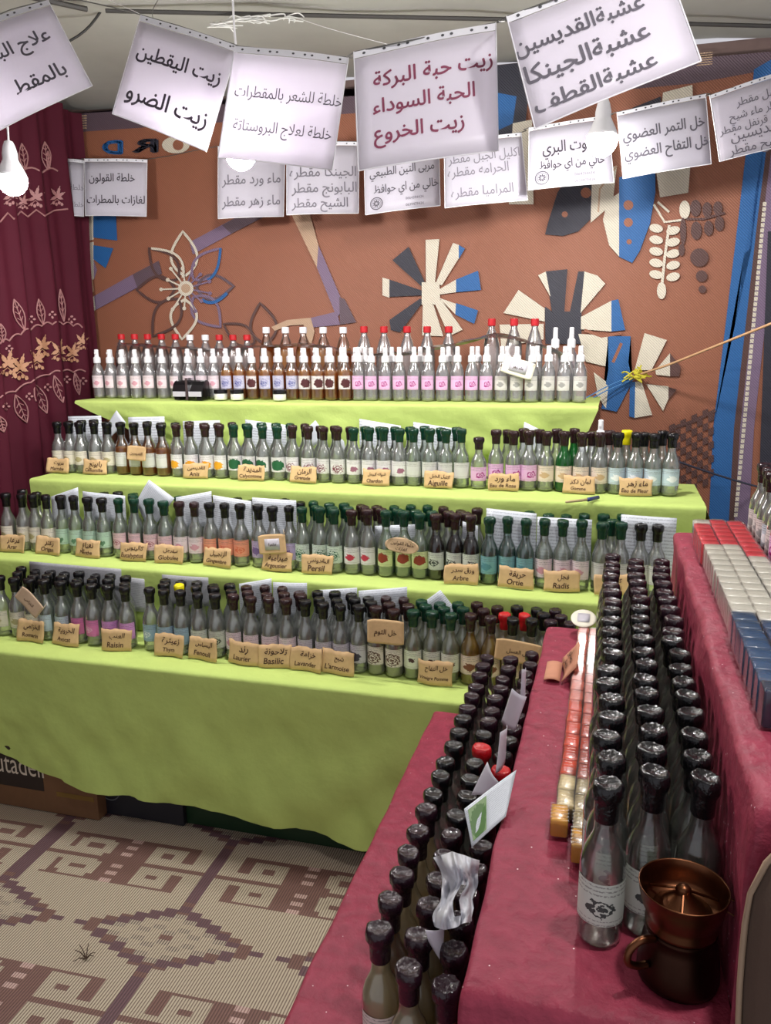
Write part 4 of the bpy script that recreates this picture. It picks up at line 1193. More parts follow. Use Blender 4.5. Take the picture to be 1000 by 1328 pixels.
for ci, xc in enumerate((0.2085, 0.2455, 0.2825)):
    y = (0.985, 1.03, 1.10)[ci]; i = 0
    while y < 1.925 - 0.0 * ci:
        lim = (1.285, 1.235, 1.235)[ci]
        col = ('navy' if i == 0 else 'blue') if y < lim else 'white' if y < (1.70, 1.70, 1.62)[ci] else ('white' if (ci == 0 and y > 1.88) else 'red')
        soap(col, 0.0345, 0.0345, 0.047 + (0.003 if i == 0 else 0), (xc + (0.003 if col == 'white' and ci == 0 else 0), y, CZ), f'{ {"navy": "dark blue", "blue": "steel blue", "white": "ivory white", "red": "coral red"}[col]} wrapped soap cube, {od(i)} from the near end, {("outer", "middle", "inner")[ci]} column, highest crimson step', 'soap cubes on the highest crimson step', random.uniform(-.06, .06))
        y += 0.0385; i += 1

# ================================================================== PAPER SIGNS, TAGS, SHEETS
def quadfn(TL, TR, BR, BL, bulge=0.0, curl=0.0):
    nrm = (TR - TL).cross(TL - BL).normalized()
    if nrm.dot(CAM - TL) < 0: nrm = -nrm
    def fn(u, v, lift=0.0):
        p = BL * (1 - u) * (1 - v) + BR * u * (1 - v) + TL * (1 - u) * v + TR * u * v
        return p + nrm * (bulge * math.sin(PI * u) + curl * (1 - v) ** 2 + 0.15 * bulge * math.sin(7 * u + 3 * v) + lift)
    asp = ((TR - TL).length + (BR - BL).length) / ((TL - BL).length + (TR - BR).length)
    return fn, asp, nrm
def sheet(name, fn, mats, parent=None, nu=10, nv=6, th=0.0012, uvr=True):
    v, f, uv = [], [], []
    for s in (0, -th):
        for j in range(nv + 1):
            for i in range(nu + 1):
                v.append(fn(i / nu, j / nv, s)); uv.append((i / nu, j / nv))
    o = (nu + 1) * (nv + 1)
    for j in range(nv):
        for i in range(nu):
            a = j * (nu + 1) + i
            f.append((a, a + 1, a + nu + 2, a + nu + 1)); f.append((o + a, o + a + nu + 1, o + a + nu + 2, o + a + 1))
    rim = [i for i in range(nu + 1)] + [(j + 1) * (nu + 1) - 1 for j in range(1, nv + 1)] + [nv * (nu + 1) + i for i in range(nu - 1, -1, -1)] + [j * (nu + 1) for j in range(nv - 1, 0, -1)]
    for a, b in zip(rim, rim[1:] + rim[:1]): f.append((a, o + a, o + b, b))
    return pyd(name, v, f, mats, parent, smooth=True, uv=uv)
SLEEVE = glass('sleeve film', (0.99, 0.99, 1.0, 1), gloss=0.06, haze=0.03, hcol=(.9, .9, .95, 1), rim=1.0)
HOLE = M('punched hole', srgb(70, 70, 74), 0.8)
RIM = M('welded sleeve edge', srgb(236, 236, 240), 0.3, coat=0.4, var=0.02)
def emblem(fn, cu, cv, r, asp, parent):
    pts = []
    for rr0, rr1 in ((1.0, 0.86), (0.74, 0.68)):
        v, f = [], []
        for k in range(28):
            a = 2 * PI * k / 28
            for q in (rr0, rr1): v.append(fn(cu + r * q * math.cos(a), cv + r * q * asp * math.sin(a), 0.0015))
        for k in range(28):
            k2 = (k + 1) % 28; f.append((2 * k, 2 * k2, 2 * k2 + 1, 2 * k + 1))
        pts.append((v, f, 0))
    for k in range(9):
        a0 = 2 * PI * k / 9
        v = [fn(cu + r * q * math.cos(a0 + d), cv + r * q * asp * math.sin(a0 + d), 0.0016) for q, d in ((0.12, 0), (0.38, -.3), (0.62, 0.1), (0.4, 0.34))]
        pts.append((v, [(0, 1, 2, 3)], 0))
    V, Fc, mi = merge(pts); pyd('round_emblem', V, Fc, INKG, parent)
def sign(q, dep, lines, ink, label, paper=PAPER, bold=0.015, group=None, strip=0.055, logo=None, bulge=0.006, small=None):
    """A4 sheet in a clear punched pocket"""
    if not isinstance(dep, (tuple, list)): dep = (dep,) * 4
    P = [atd(x, y, d) for (x, y), d in zip(q, dep)]
    fn, asp, nrm = quadfn(*P, bulge=bulge)
    root = sheet('hanging_sign', lambda u, v, l=0: fn(0.004 + u * 0.992, 0.004 + v * (0.992 - strip), l), paper)
    lf = lambda u, v: fn(u, v, 0.0018)
    writing('lettering', lines, lf, ink, root, asp, bold=bold)
    if small: writing('small_print', small, lf, INKL, root, asp)
    if logo: emblem(fn, logo[0], logo[1], logo[2], asp, root)
    # the pocket: film in front, welded white rim, punched strip above
    gv = [fn(i / 8, j / 5, 0.0045) for j in range(6) for i in range(9)]
    pyd('sleeve_film', gv, [(j * 9 + i, j * 9 + i + 1, j * 9 + i + 10, j * 9 + i + 9) for j in range(5) for i in range(8)], SLEEVE, root, smooth=True)
    pr = []
    for a, b in (((0, 0), (1, 0)), ((1, 0), (1, 1)), ((0, 0), (0, 1))):
        t, ff = tube_vf([fn(a[0] + (b[0] - a[0]) * k / 6, a[1] + (b[1] - a[1]) * k / 6, 0.002) for k in range(7)], 0.0014, 5); pr.append((t, ff, 0))
    v, f = [], []
    for i in range(11):
        for vv in (1 - strip, 1.0): v.append(fn(i / 10, vv, 0.001))
    f = [(2 * i, 2 * i + 2, 2 * i + 3, 2 * i + 1) for i in range(10)]
    pr.append((v, f, 0))
    for i in range(9):
        c = 0.09 + 0.82 * i / 8 + (0.02 if i % 3 else -0.02)
        pr.append(([fn(c + 0.012 * math.cos(k * PI / 4), 1 - strip * .5 + 0.012 * asp * math.sin(k * PI / 4) * .8, 0.002) for k in range(8)], [tuple(range(8))], 1))
    V, Fc, mi = merge(pr); pyd('pocket_edge', V, Fc, [RIM, HOLE], root, mi=mi)
    tag(root, label, 'sign', group)
    return P
TOPS = []
TOPS += [sign([(-75, 50), (62, 0), (120, 112), (-12, 176)], 2.0, [(0.56, 0.66, 0.62, 'علاج البرو'), (0.62, 0.28, 0.48, 'بالمقط')], INKG, 'tilted sign beside the curtain lamp with big grey two-line Arabic writing', PAPERG, 0.02, logo=None)]
TOPS += [sign([(183, 20), (309, 60), (268, 197), (146, 148)], 2.12, [(0.5, 0.66, 0.86, 'زيت اليقطين', 1.15), (0.5, 0.26, 0.84, 'زيت الضرو', 1.15)], INKD, 'tilted pumpkin oil sign with two lines of bold dark purple Arabic writing', PAPERG, 0.02)]
TOPS += [sign([(305, 60), (452, 75), (431, 221), (283, 205)], 1.95, [(0.53, 0.60, 0.94, 'خلطة للشعر بالمقطرات', 1.35), (0.52, 0.30, 0.86, 'خلطة لعلاج البروستاتة', 1.35)], INKG, 'hanging sign with two thin grey lines of Arabic writing, glowing lower edge', PAPERG, 0.0)]
TOPS += [sign([(459, 68), (643, 30), (646, 196), (465, 222)], 1.62, [(0.55, 0.72, 0.84, 'زيت حبة البركة'), (0.48, 0.50, 0.72, 'الحبة السوداء'), (0.44, 0.27, 0.64, 'زيت الخروع')], INKM, 'hanging sign with three lines of maroon Arabic writing', PAPERG, 0.02)]
TOPS += [sign([(657, 22), (862, -52), (909, 80), (694, 168)], (1.45, 1.40, 1.40, 1.45), [(0.40, 0.70, 0.80, 'عشبةالقديسين', 0.95), (0.40, 0.44, 0.76, 'عشبةالجينكا', 0.92), (0.40, 0.17, 0.74, 'عشبةالقطف', 0.85)], INKG, 'largest tilted sign above the bright bulb with three lines of bold grey Arabic', PAPERG, 0.025)]
FAR = []
PH = [(0.66, 0.17, 0.24, '0664394434'), (0.66, 0.07, 0.24, '0639479434')]
FAR += [sign([(78, 206), (109, 208), (109, 281), (84, 280)], 3.52, [(0.7, 0.5, 0.7, 'خلطة'), (0.7, 0.2, 0.6, 'خلطة')], INKL, 'narrow half-hidden sign against the curtain edge, faint grey writing', bold=0)]
FAR += [sign([(110, 206), (191, 207), (190, 281), (111, 280)], 3.48, [(0.44, 0.66, 0.74, 'خلطة القولون', 1.25), (0.5, 0.28, 0.94, 'لغازات بالمطرات', 1.25)], INKD, 'small square sign with two dark Arabic lines hanging next to the curtain', bold=0.012)]
FAR += [sign([(283, 190), (370, 186), (368, 281), (283, 284)], 3.25, [(0.5, 0.52, 0.88, 'ماء ورد مقطر', 1.2), (0.5, 0.22, 0.88, 'ماء زهر مقطر', 1.2)], INKL, 'small sign for rose and blossom water below the thin-lettered sign', bold=0.01)]
FAR += [sign([(372, 186), (466, 184), (465, 277), (372, 279)], 3.1, [(0.5, 0.58, 0.92, 'الجينكا مقطره', 1.1), (0.52, 0.36, 0.90, 'البابونج مقطر', 1.1), (0.46, 0.15, 0.78, 'الشيح مقطر', 1.1)], INKL, 'small sign with three grey Arabic lines left of the fig jam one'.replace('left of', 'beside'), bold=0.01)]
FAR += [sign([(472, 196), (569, 181), (571, 267), (474, 279)], 2.98, [(0.5, 0.62, 0.86, 'مربى التين الطبيعي', 1.3), (0.55, 0.36, 0.86, 'خالي من اي حوافظ', 1.3)], INKG, 'small sign with round emblem and phone numbers under the maroon-lettered sign', bold=0.01, logo=(0.15, 0.15, 0.085), small=PH)]
FAR += [sign([(576, 186), (676, 172), (684, 260), (577, 270)], 2.82, [(0.5, 0.72, 0.9, 'اكليل الجبل مقطر', 1.2), (0.42, 0.52, 0.76, 'الحرامه مقطره', 1.2), (0.46, 0.2, 0.76, 'المراميا مقطره', 1.2)], INKL, 'small sign with three grey lines, between the two emblem signs', bold=0.0)]
FAR += [sign([(686, 166), (788, 150), (796, 237), (685, 247)], 2.74, [(0.5, 0.62, 0.66, 'التوت البري', 1.3), (0.52, 0.36, 0.78, 'خالي من اي حوافظ', 1.3)], INKD, 'small sign with round emblem directly behind the bright bulb', bold=0.012, logo=(0.16, 0.17, 0.085), small=PH)]
FAR += [sign([(800, 146), (915, 122), (922, 213), (808, 232)], 2.6, [(0.5, 0.62, 0.92, 'خل التمر العضوي', 1.2), (0.52, 0.34, 0.96, 'خل التفاح العضوي', 1.2)], INKG, 'small organic vinegar sign with two dark lines beside the bright bulb', bold=0.02)]
FAR += [sign([(920, 124), (1022, 90), (1036, 185), (933, 210)], 2.5, [(0.6, 0.76, 0.6, 'الجبل مقطر'), (0.55, 0.58, 0.72, 'مقطر ماء شيح'), (0.5, 0.42, 0.9, 'مقطر قرنفل مقطر'), (0.5, 0.30, 0.66, 'القديسين'), (0.46, 0.1, 0.66, 'شيح مقطر')], INKG, 'small tilted sign with five lines of Arabic cut off by the picture edge', PAPERG, bold=0.0)]
# the two wires they hang from
def wire(name, pts, r, mat, label, cat='wire', n=5):
    v, f = tube_vf(smoothpath(pts, n), r, 6); o = pyd(name, v, f, mat, smooth=True); tag(o, label, cat); return o
L1 = [atd(-120, 70, 2.0)]
for P in TOPS: L1 += [P[0] + Vector((0, 0.004, 0.002)), P[1] + Vector((0, 0.004, 0.002))]
L1.append(atd(980, -90, 1.38))
wire('hanging_wire', L1, 0.0014, WIRE, 'thin sagging wire that the large front signs hang from', n=3)
L2 = [atd(40, 206, 3.56)]
for P in FAR: L2 += [P[0] + Vector((0, 0.004, 0.002)), P[1] + Vector((0, 0.004, 0.002))]
wire('hanging_wire', L2, 0.0014, WIRE, 'thin wire along the wall mat that the small back signs hang from', n=3)

# kraft paper tags standing in front of the bottles
PEN = INK
def kraft(px, py, tier, w_, h_, ar, la, label, lean=0.22, rot=0.0, y=None, seed=1, name='kraft_tag', mat=None):
    yy = y if y is not None else YR[tier][0] - 0.052
    z = T[tier]['z'] + 0.004
    x = ony(px, py, yy).x
    c, s = math.cos(rot), math.sin(rot)
    def fn(u, v, lift=0.0):
        e = 0.0022 * math.sin(9 * u + seed) * (1 if v > 0.9 or v < 0.1 else 0.4) + 0.0014 * math.sin(23 * u + seed * 3)
        X = (u - 0.5) * w_ * (1 + 0.03 * math.sin(5 * v + seed)); Zz = v * h_ + (e if v > 0.5 else abs(e) * .3) + X * 0.05 * math.sin(seed * 2.3) * v
        Y = v * h_ * lean + 0.005 * math.sin(PI * u * 1.6 + seed) - lift
        return Vector((x + X * c - Y * s, yy + Y * c + X * s, z + Zz))
    o = sheet(name, fn, mat or KRAFT, nu=16, nv=5, th=0.003)
    lines = []
    if ar: lines.append((0.54, 0.70 if la else 0.5, min(0.66, 0.085 * len(ar) + .06), ar, 1.0))
    if la: lines.append((0.48, 0.28, min(0.84, 0.075 * len(la) + 0.08), la, 1.0))
    writing('handwriting', lines, lambda u, v: fn(u, v, 0.0012), PEN, o, w_ / h_, bold=0.018, shear=0.12)
    tag(o, label, 'sign', 'kraft paper name tags')
    return o
KT = [(3, 73, 600, 'مريوت', 'Marrube', 'first tag from the curtain on the third step'), (3, 121, 603, 'بابونج', 'Camomille', 'second tag from the curtain on the third step'), (3, 252, 605, 'القديسين', 'Anis', 'tag before the orange-fruit labels, third step'), (3, 325, 608, 'المديدة', 'Calycotome', 'tag before the fern labels, third step'),
      (3, 392, 609, 'الرمان', 'Grenade', 'tag before the maroon-fruit labels, third step'), (3, 486, 611, 'شوك الجمل', 'Chardon', 'tag before the thistle labels, third step'), (3, 568, 617, 'اكليل الجبل', 'Aiguille', 'tag before the plain labels, third step'),
      (3, 653, 623, 'ماء ورد', 'Eau de Rose', 'kraft tag reading Eau de Rose'), (3, 751, 624, 'لبان دكر', 'Gomme', 'kraft tag reading Gomme before the emerald bottle'), (3, 825, 626, 'ماء زهر', 'Eau de Fleur', 'kraft tag reading Eau de Fleur'),
      (2, 14, 700, 'عرعار', 'Arar', 'first tag from the curtain on the second step'), (2, 60, 703, 'زعتر', 'Origan', 'second tag from the curtain on the second step'), (2, 111, 709, 'نعناع', 'Menthe', 'kraft tag reading Menthe'), (2, 170, 711, 'كاليتوس', 'Eucalyptus', 'kraft tag reading Eucalyptus'), (2, 218, 716, 'سفرجل', 'Globulee', 'tag before the rosy labels next to the Eucalyptus one'),
      (2, 280, 718, 'الزنجبيل', 'Gingembre', 'kraft tag reading Gingembre before the salmon labels'), (2, 357, 724, 'ميرامية', 'Argousier', 'kraft tag under the violet labels, second step'), (2, 410, 727, 'البقدونس', 'Persil', 'kraft tag reading Persil before leaf-sprig labels'), (2, 598, 738, 'ورق سدر', 'Arbre', 'kraft tag before the dark syrup bottles'),
      (2, 669, 744, 'حريقة', 'Ortie', 'kraft tag reading Ortie'), (2, 729, 748, 'فجل', 'Radis', 'kraft tag before the whitish labels beside the Ortie one'), (2, 795, 752, 'كرفس', 'Celeri', 'tag half hidden by the crimson stand bottles'),
      (1, 37, 812, 'الخزامى', 'Romarin', 'first tag from the curtain on the lowest step'), (1, 82, 823, 'الخروبية', 'Avocat', 'second tag from the curtain on the lowest step'), (1, 149, 829, 'العنب', 'Raisin', 'tag before the lilac labels, lowest step'), (1, 218, 841, 'زعيترة', 'Thym', 'kraft tag reading Thym'),
      (1, 262, 846, 'البسباس', 'Fenouil', 'kraft tag reading Fenouil'), (1, 314, 850, 'رند', 'Laurier', 'kraft tag reading Laurier'), (1, 355, 855, 'تلاحونة', 'Basilic', 'tag between the Laurier and Lavander tags'), (1, 396, 858, 'خزامة', 'Lavander', 'kraft tag reading Lavander'), (1, 437, 862, 'شيح', "L'armoise", "kraft tag reading L'armoise"), (1, 563, 872, 'خل التفاح', 'Vinaigre Pomme', 'apple vinegar kraft tag before round-label bottles')]
for i, (t, px, py, ar, la, wd) in enumerate(KT):
    kraft(px, py, t, (0.104, 0.108, 0.103)[t - 1], (0.070, 0.062, 0.056)[t - 1], ar, la, f'{wd}, torn brown card' if 'kraft' not in wd else f'{wd}, torn edges', seed=i * 1.7, rot=random.uniform(-.12, .12), lean=random.uniform(.15, .3))
# hanging tags tied to bottle necks
def hangtag(name, px, py, y, w_, h_, tilt, mat, lines, label, inkm=PEN, back=None, ell_=False):
    c = ony(px, py, y)
    ct, st = math.cos(tilt), math.sin(tilt)
    def fn(u, v, lift=0.0):
        a, b = (u - .5) * 2, (v - .5) * 2
        if ell_: a, b = a * math.sqrt(max(0, 1 - b * b / 2)), b * math.sqrt(max(0, 1 - a * a / 2))
        else:
            k = 1 - 0.10 * max(0, abs(a) - .7) / .3 * abs(b); b *= k
        X, Z_ = a * w_ / 2, b * h_ / 2
        return Vector((c.x + X * ct - Z_ * st, c.y + 0.003 * math.sin(u * 5) + 0.12 * Z_ - lift, c.z + X * st + Z_ * ct))
    o = sheet(name, fn, mat, nu=16, nv=10, th=0.0025)
    if back: 
        f2 = lambda u, v, l=0: fn(0.22 + 0.56 * u, 0.22 + 0.56 * v, 0.0015 + l); sheet('paper_slip', f2, back, o, nu=4, nv=2, th=0.001)['label'] = 'white paper slip'
    if lines: writing('handwriting', lines, lambda u, v: fn(u, v, 0.003), inkm, o, w_ / h_, bold=0.02, shear=0.1)
    t, ff = tube_vf([fn(.92, .8, .001), fn(1.0, 1.1, .004), fn(.95, 1.3, -.006)], 0.0009, 5); pyd('string', t, ff, M('string', srgb(190, 170, 140), .9), o)
    tag(o, label, 'tag')
hangtag('hang_tag', 177, 588, 2.672, 0.082, 0.056, -0.05, KRAFT, [(0.5, 0.5, 0.7, 'القديسين')], 'brown card tag hanging in front of the amber oil bottles')
hangtag('hang_tag', 353, 706, 2.385, 0.10, 0.066, 0.12, KRAFT, [(0.5, 0.5, 0.3, 'سلمية')], 'kraft hang tag with a white paper slip, before the violet labels', back=PAPER)
hangtag('hang_tag', 521, 708, 2.385, 0.112, 0.050, -0.1, M('pale card', srgb(206, 176, 138), .8), [(0.52, 0.64, 0.7, 'خلطة القولون'), (0.5, 0.3, 0.36, 'الغازات')], 'pale oval cardboard tag with handwriting before the red-floral labels', ell_=True)
hangtag('hang_tag', 38, 781, 2.128, 0.105, 0.052, -0.72, M('buff card', srgb(190, 164, 138), .8), [(0.5, 0.5, 0.4, 'الخزامى')], 'slanting buff tag hanging over cream-label bottles on the lowest step')
hangtag('hang_tag', 500, 820, 2.128, 0.112, 0.072, 0.03, KRAFT, [(0.5, 0.5, 0.62, 'خل الثوم')], 'brown garlic vinegar tag hanging before the two brown-photo labels')
hangtag('hang_tag', 672, 477, 2.985, 0.118, 0.062, -0.28, M('ivory card', srgb(226, 222, 204), .7), [(0.5, 0.5, 0.34, 'ماء زهر')], 'ivory oval tag hanging on the silver-labelled spray bottles', back=PAPER)
hangtag('hang_tag', 672, 846, 2.128, 0.13, 0.062, -0.08, KRAFT, [(0.5, 0.5, 0.5, 'خل العسل')], 'brown card tag before the straw vinegar bottles, behind black caps')

# typed information sheets tucked behind the rows
TYP = sheetmat('typed sheet', srgb(214, 220, 228), srgb(90, 96, 110))
TYPG = sheetmat('typed grey sheet', srgb(176, 178, 184), srgb(86, 86, 92))
def info(tl, tr, y, tier, label, h=None, mat=None, slope=0.0, bl=None, br=None):
    a, b = ony(*tl, y), ony(*tr, y)
    z = T[tier]['z'] + 0.005
    if bl: c, d = ony(*bl, y), ony(*br, y)
    else:
        c, d = Vector((a.x, y, max(z, a.z - (h or 9)))), Vector((b.x, y, max(z, b.z - (h or 9))))
    c = c + Vector((0, -0.004, 0)); d = d + Vector((0, -0.004, 0))
    fn, asp, n = quadfn(a, b, d, c, bulge=0.002)
    o = sheet('information_sheet', fn, mat or TYP, nu=6, nv=6, th=0.0008)
    tag(o, label, 'paper', 'information sheets behind the bottles')
Y3, Y2, Y1 = 2.852, 2.462, 2.3005
for i, (tl, tr) in enumerate([((88, 540), (131, 539)), ((166, 541), (213, 540)), ((237, 546), (285, 545)), ((318, 544), (371, 551)), ((466, 543), (520, 552)), ((536, 547), (592, 556))]):
    info(tl, tr, Y3, 3, f'white typed sheet standing behind the third step bottles, {od(i)} from the curtain')
info((141, 548), (151, 532), Y3 + .004, 3, 'white sheet corner poking up over the amber oil caps', bl=(141, 570), br=(164, 548))
info((394, 560), (409, 545), Y3 + .002, 3, 'crumpled white sheet corner between the maroon caps', bl=(394, 590), br=(424, 565))
info((428, 556), (446, 572), Y3 + .006, 3, 'folded white sheet corner behind the maroon-fruit bottles', bl=(436, 590), br=(450, 590))
info((680, 547), (709, 561), Y3, 3, 'tilted white typed sheet behind the magenta-swirl bottles', bl=(674, 594), br=(702, 604))
info((742, 577), (765, 579), Y3, 3, 'pale blue paper behind the gum bottles, nearer the curtain'); info((766, 579), (789, 581), Y3 + .004, 3, 'pale blue paper behind the gum bottles, farther from the curtain')
for i, (tl, tr, h) in enumerate([((66, 644), (101, 632), .1), ((107, 637), (162, 643), .1), ((228, 645), (274, 637), .12), ((276, 642), (326, 650), .14), ((327, 645), (384, 649), .14), ((631, 659), (696, 666), .2), ((697, 670), (768, 674), .2), ((806, 667), (878, 672), .2)]):
    info(tl, tr, Y2, 2, f'typed sheet standing behind the second step bottles, {od(i)} from the curtain', h)
info((176, 652), (193, 622), 2.46, 2, 'big tilted white sheet rising above the green caps on the second step', bl=(196, 690), br=(227, 646))
info((486, 682), (538, 680), Y2, 2, 'white paper glimpsed behind the red-floral bottles', .12); info((600, 676), (620, 682), Y2, 2, 'white paper glimpsed behind the dark syrup bottles', .12)
for i, (tl, tr, h) in enumerate([((38, 728), (157, 738), .07), ((139, 745), (187, 751), .12), ((210, 745), (270, 749), .1), ((310, 757), (352, 750), .12), ((354, 755), (398, 756), .12), ((414, 765), (463, 762), .12), ((465, 766), (528, 761), .14)]):
    info(tl, tr, Y1, 1, f'greyish typed sheet behind the lowest step bottles, {od(i)} from the curtain', h, TYPG if i < 3 else TYP)
info((541, 787), (571, 765), Y1, 1, 'tilted typed sheet rising between the round-label bottles', bl=(543, 840), br=(602, 803))

# ------------------------------------------------------------------ light bulbs
GLOW = lightmat('bulb glow', (1.0, 0.96, 0.93, 1), BULB)
def bulb(px, py, dep, label, at=None):
    c = at or atd(px, py, dep)
    root = empty('light_bulb', c); tag(root, label, 'lamp', None)
    v, f = lathe([(0.0, -0.046), (0.014, -0.0435), (0.028, -0.035), (0.038, -0.021), (0.0425, -0.006), (0.0425, 0.002), (0.0415, 0.008)], 24)
    pyd('glowing_dome', v, f[:-1], GLOW, root, smooth=True)
    v, f = lathe([(0.0, 0.0075), (0.0420, 0.0075), (0.040, 0.016), (0.033, 0.032), (0.025, 0.048), (0.0215, 0.056), (0.0215, 0.072), (0.017, 0.092), (0.012, 0.104), (0.004, 0.108), (0.0, 0.108)], 20)
    pyd('lamp_holder', v, f, WHITEP, root, smooth=True)
    v, f = tube_vf(smoothpath([Vector((0, 0, 0.1)), Vector((0.004, 0, 0.2)), Vector((-0.003, 0.002, 0.35)), Vector((0.0, 0, CEIL - c.z - 0.005))], 5), 0.003, 6)
    pyd('cord', v, f, WHITEP, root, smooth=True)
bulb(16, 233, 2.35, 'glowing white bulb hanging in front of the burgundy curtain')
bulb(781, 181, 2.22, 'glowing white bulb under the largest tilted sign')
bulb(312, 199, 2.25, 'glowing white bulb mostly hidden behind the thin-lettered hanging sign')
bulb(0, 0, 0, 'added glowing bulb out of view, hanging high above the near end of the crimson stand', Vector((0.28, 0.85, 2.34)))  # unseen bulb, added to light the foreground and the sign fronts
# ceiling clutter: frayed plastic and wires
def ty(pts, dep, r, name, mat, label, cat='wire'): return wire(name, [atd(x, y, d) for (x, y), d in zip(pts, dep)], r, mat, label, cat)
ty([(-10, 118), (60, 70), (110, 40), (140, 0), (150, -20)], [2.5, 2.6, 2.6, 2.6, 2.6], 0.004, 'electric_cable', M('black cable', srgb(40, 40, 40), .5), 'black cable running up to the tarpaulin behind the curtain-side sign', 'cable')
ty([(205, 0), (198, 14), (199, 27)], [2.4, 2.2, 2.13], 0.0012, 'tie_wire', WIRE, 'short wire holding up the pumpkin oil sign')
ty([(140, 0), (175, 15), (185, 21)], [2.5, 2.2, 2.13], 0.0008, 'tie_wire', WHITEP, 'white thread running from the cable to the pumpkin oil sign')
ty([(376, 20), (430, 38), (520, 62)], [2.6, 2.5, 2.4], 0.0008, 'tie_wire', WHITEP, 'loose pale thread drooping below the dark batten')
pp = []
for k in range(26):
    a0 = random.uniform(0, 1); x = 268 + 108 * a0; y = 32 - 10 * a0 + random.uniform(-5, 4)
    P = [atd(x, y, 2.55), atd(x + random.uniform(6, 26), y + random.uniform(-7, 4), 2.54), atd(x + random.uniform(18, 40), y + random.uniform(-7, 6), 2.55)]
    a, b = tube_vf(smoothpath(P, 4), 0.0022, 5); pp.append((a, b, 0))
V, Fc, mi = merge(pp)
tag(pyd('frayed_plastic', V, Fc, M('shiny white plastic', srgb(225, 226, 222), .25, coat=.6), mi=mi, smooth=True), 'frayed twist of white plastic strip caught under the tarpaulin', 'plastic strip')

# ------------------------------------------------------------------ rope, knot and cables on the mat
rp = [ony(1012, 415, 2.9), ony(930, 448, 3.1), ony(870, 472, 3.26), ony(828, 486, 3.37)]
wire('guy_rope', rp, 0.0045, M('tan rope', srgb(196, 156, 116), .8), 'tan rope stretched across the wall mat to the yellow knot', 'rope')
pp = []
for k in range(14):
    c = ony(826 + random.uniform(-7, 7), 486 + random.uniform(-5, 5), 3.36)
    P = [c, c + Vector((random.uniform(-.03, .03), random.uniform(-.012, .004), random.uniform(-.025, .025))), c + Vector((random.uniform(-.05, .05), random.uniform(-.012, .004), random.uniform(-.03, .03)))]
    a, b = tube_vf(smoothpath(P, 3), 0.0035, 5); pp.append((a, b, 0))
V, Fc, mi = merge(pp); tag(pyd('knot', V, Fc, M('yellow string', srgb(206, 196, 60), .7), mi=mi), 'tangled yellow-green string knot on the wall mat', 'string')
for i, (dx, lb) in enumerate(((0, 'upper'), (5, 'lower'))):
    wire('blue_cord', [ony(822, 487 + dx, 3.375), ony(790, 500 + dx, 3.35), ony(758, 517 + dx, 3.3), ony(735, 528 + dx, 3.25)], 0.0025, M('blue cord', srgb(70, 130, 190), .5), f'{lb} of two pale blue cords running from the knot behind the top step', 'rope')
wire('electric_cable', [ony(878, 598, 3.1), ony(915, 611, 3.22), ony(960, 625, 3.34), ony(990, 633, 3.38)], 0.004, M('slate cable', srgb(58, 62, 78), .5), 'dark slate cable drooping over the blue stripe of the wall mat', 'cable')

# ------------------------------------------------------------------ cartons under the lowest step
def carton(name, px0, px1, pyb, y, dep, h, mat, label, prints=(), cat='box'):
    a, b = onz(px0, pyb, 0.004), onz(px1, pyb, 0.004)
    x0, x1 = ony(px0, pyb, y).x, ony(px1, pyb, y).x
    o = boxo(name, x0, x1, y, y + dep, 0.006, h, mat, bev=0.003)
    tag(o, label, cat)
    for ls, im, bold in prints:
        writing('print', ls, lambda u, v: Vector((x0 + (x1 - x0) * u, y - 0.0015, 0.006 + (h - 0.006) * v)), im, o, (x1 - x0) / h, bold)
    return o, x0, x1
CB = M('brown cardboard', srgb(112, 80, 52), .85); CD = M('dark printed card', srgb(38, 28, 22), .6); CN = M('navy printed card', srgb(28, 30, 40), .5); CG = M('dark green card', srgb(20, 52, 28), .5)
WPR = M('pale carton print', srgb(206, 196, 178), .7)
o, x0, x1 = carton('fruit_carton', -60, 128, 1058, 2.075, 0.25, 0.24, CB, 'brown fruit carton with dark printed corner under the green cloth', [([(0.46, 0.70, 0.42, 'Frutadeli', 1.5)], WPR, 0.0)])
v, f = box(x0 + 0.0, x0 + (x1 - x0) * 0.66, 2.0738, 2.0745, 0.085, 0.238); pyd('dark_band', v, f, CD, o)
v, f = box(x0 + (x1 - x0) * 0.74, x0 + (x1 - x0) * 0.98, 2.0738, 2.0745, 0.075, 0.092); pyd('print_strip', v, f, M('ochre print', srgb(120, 92, 36), .8), o)
o, x0, x1 = carton('printed_carton', 130, 238, 1062, 2.12, 0.22, 0.20, CN, 'dark navy printed carton in the middle gap under the green cloth')
v, f = [], []
for k in range(24):
    a = 2 * PI * k / 24
    for r in (0.040, 0.036): v.append((x0 + 0.05 + r * math.cos(a), 2.1185, 0.10 + r * math.sin(a)))
f = [(2 * k, 2 * ((k + 1) % 24), 2 * ((k + 1) % 24) + 1, 2 * k + 1) for k in range(24)]
pyd('round_print', v, f, M('grey carton print', srgb(96, 100, 104), .7), o)
o, x0, x1 = carton('long_carton', 244, 486, 1098, 2.14, 0.18, 0.15, CG, 'long dark green carton with white web address near the crimson stand', [([(0.74, 0.42, 0.30, 'www.dunafruit.com', 1.2)], WPR, 0.01)])
a, b = tube_vf(smoothpath([Vector((x0 + (x1 - x0) * u, 2.1385, 0.006 + 0.144 * q)) for u, q in ((0.42, 0.62), (0.7, 0.70), (0.95, 0.56), (0.985, 0.40), (0.93, 0.2))], 6), 0.0014, 5)
pyd('swoosh_print', a, b, WPR, o)

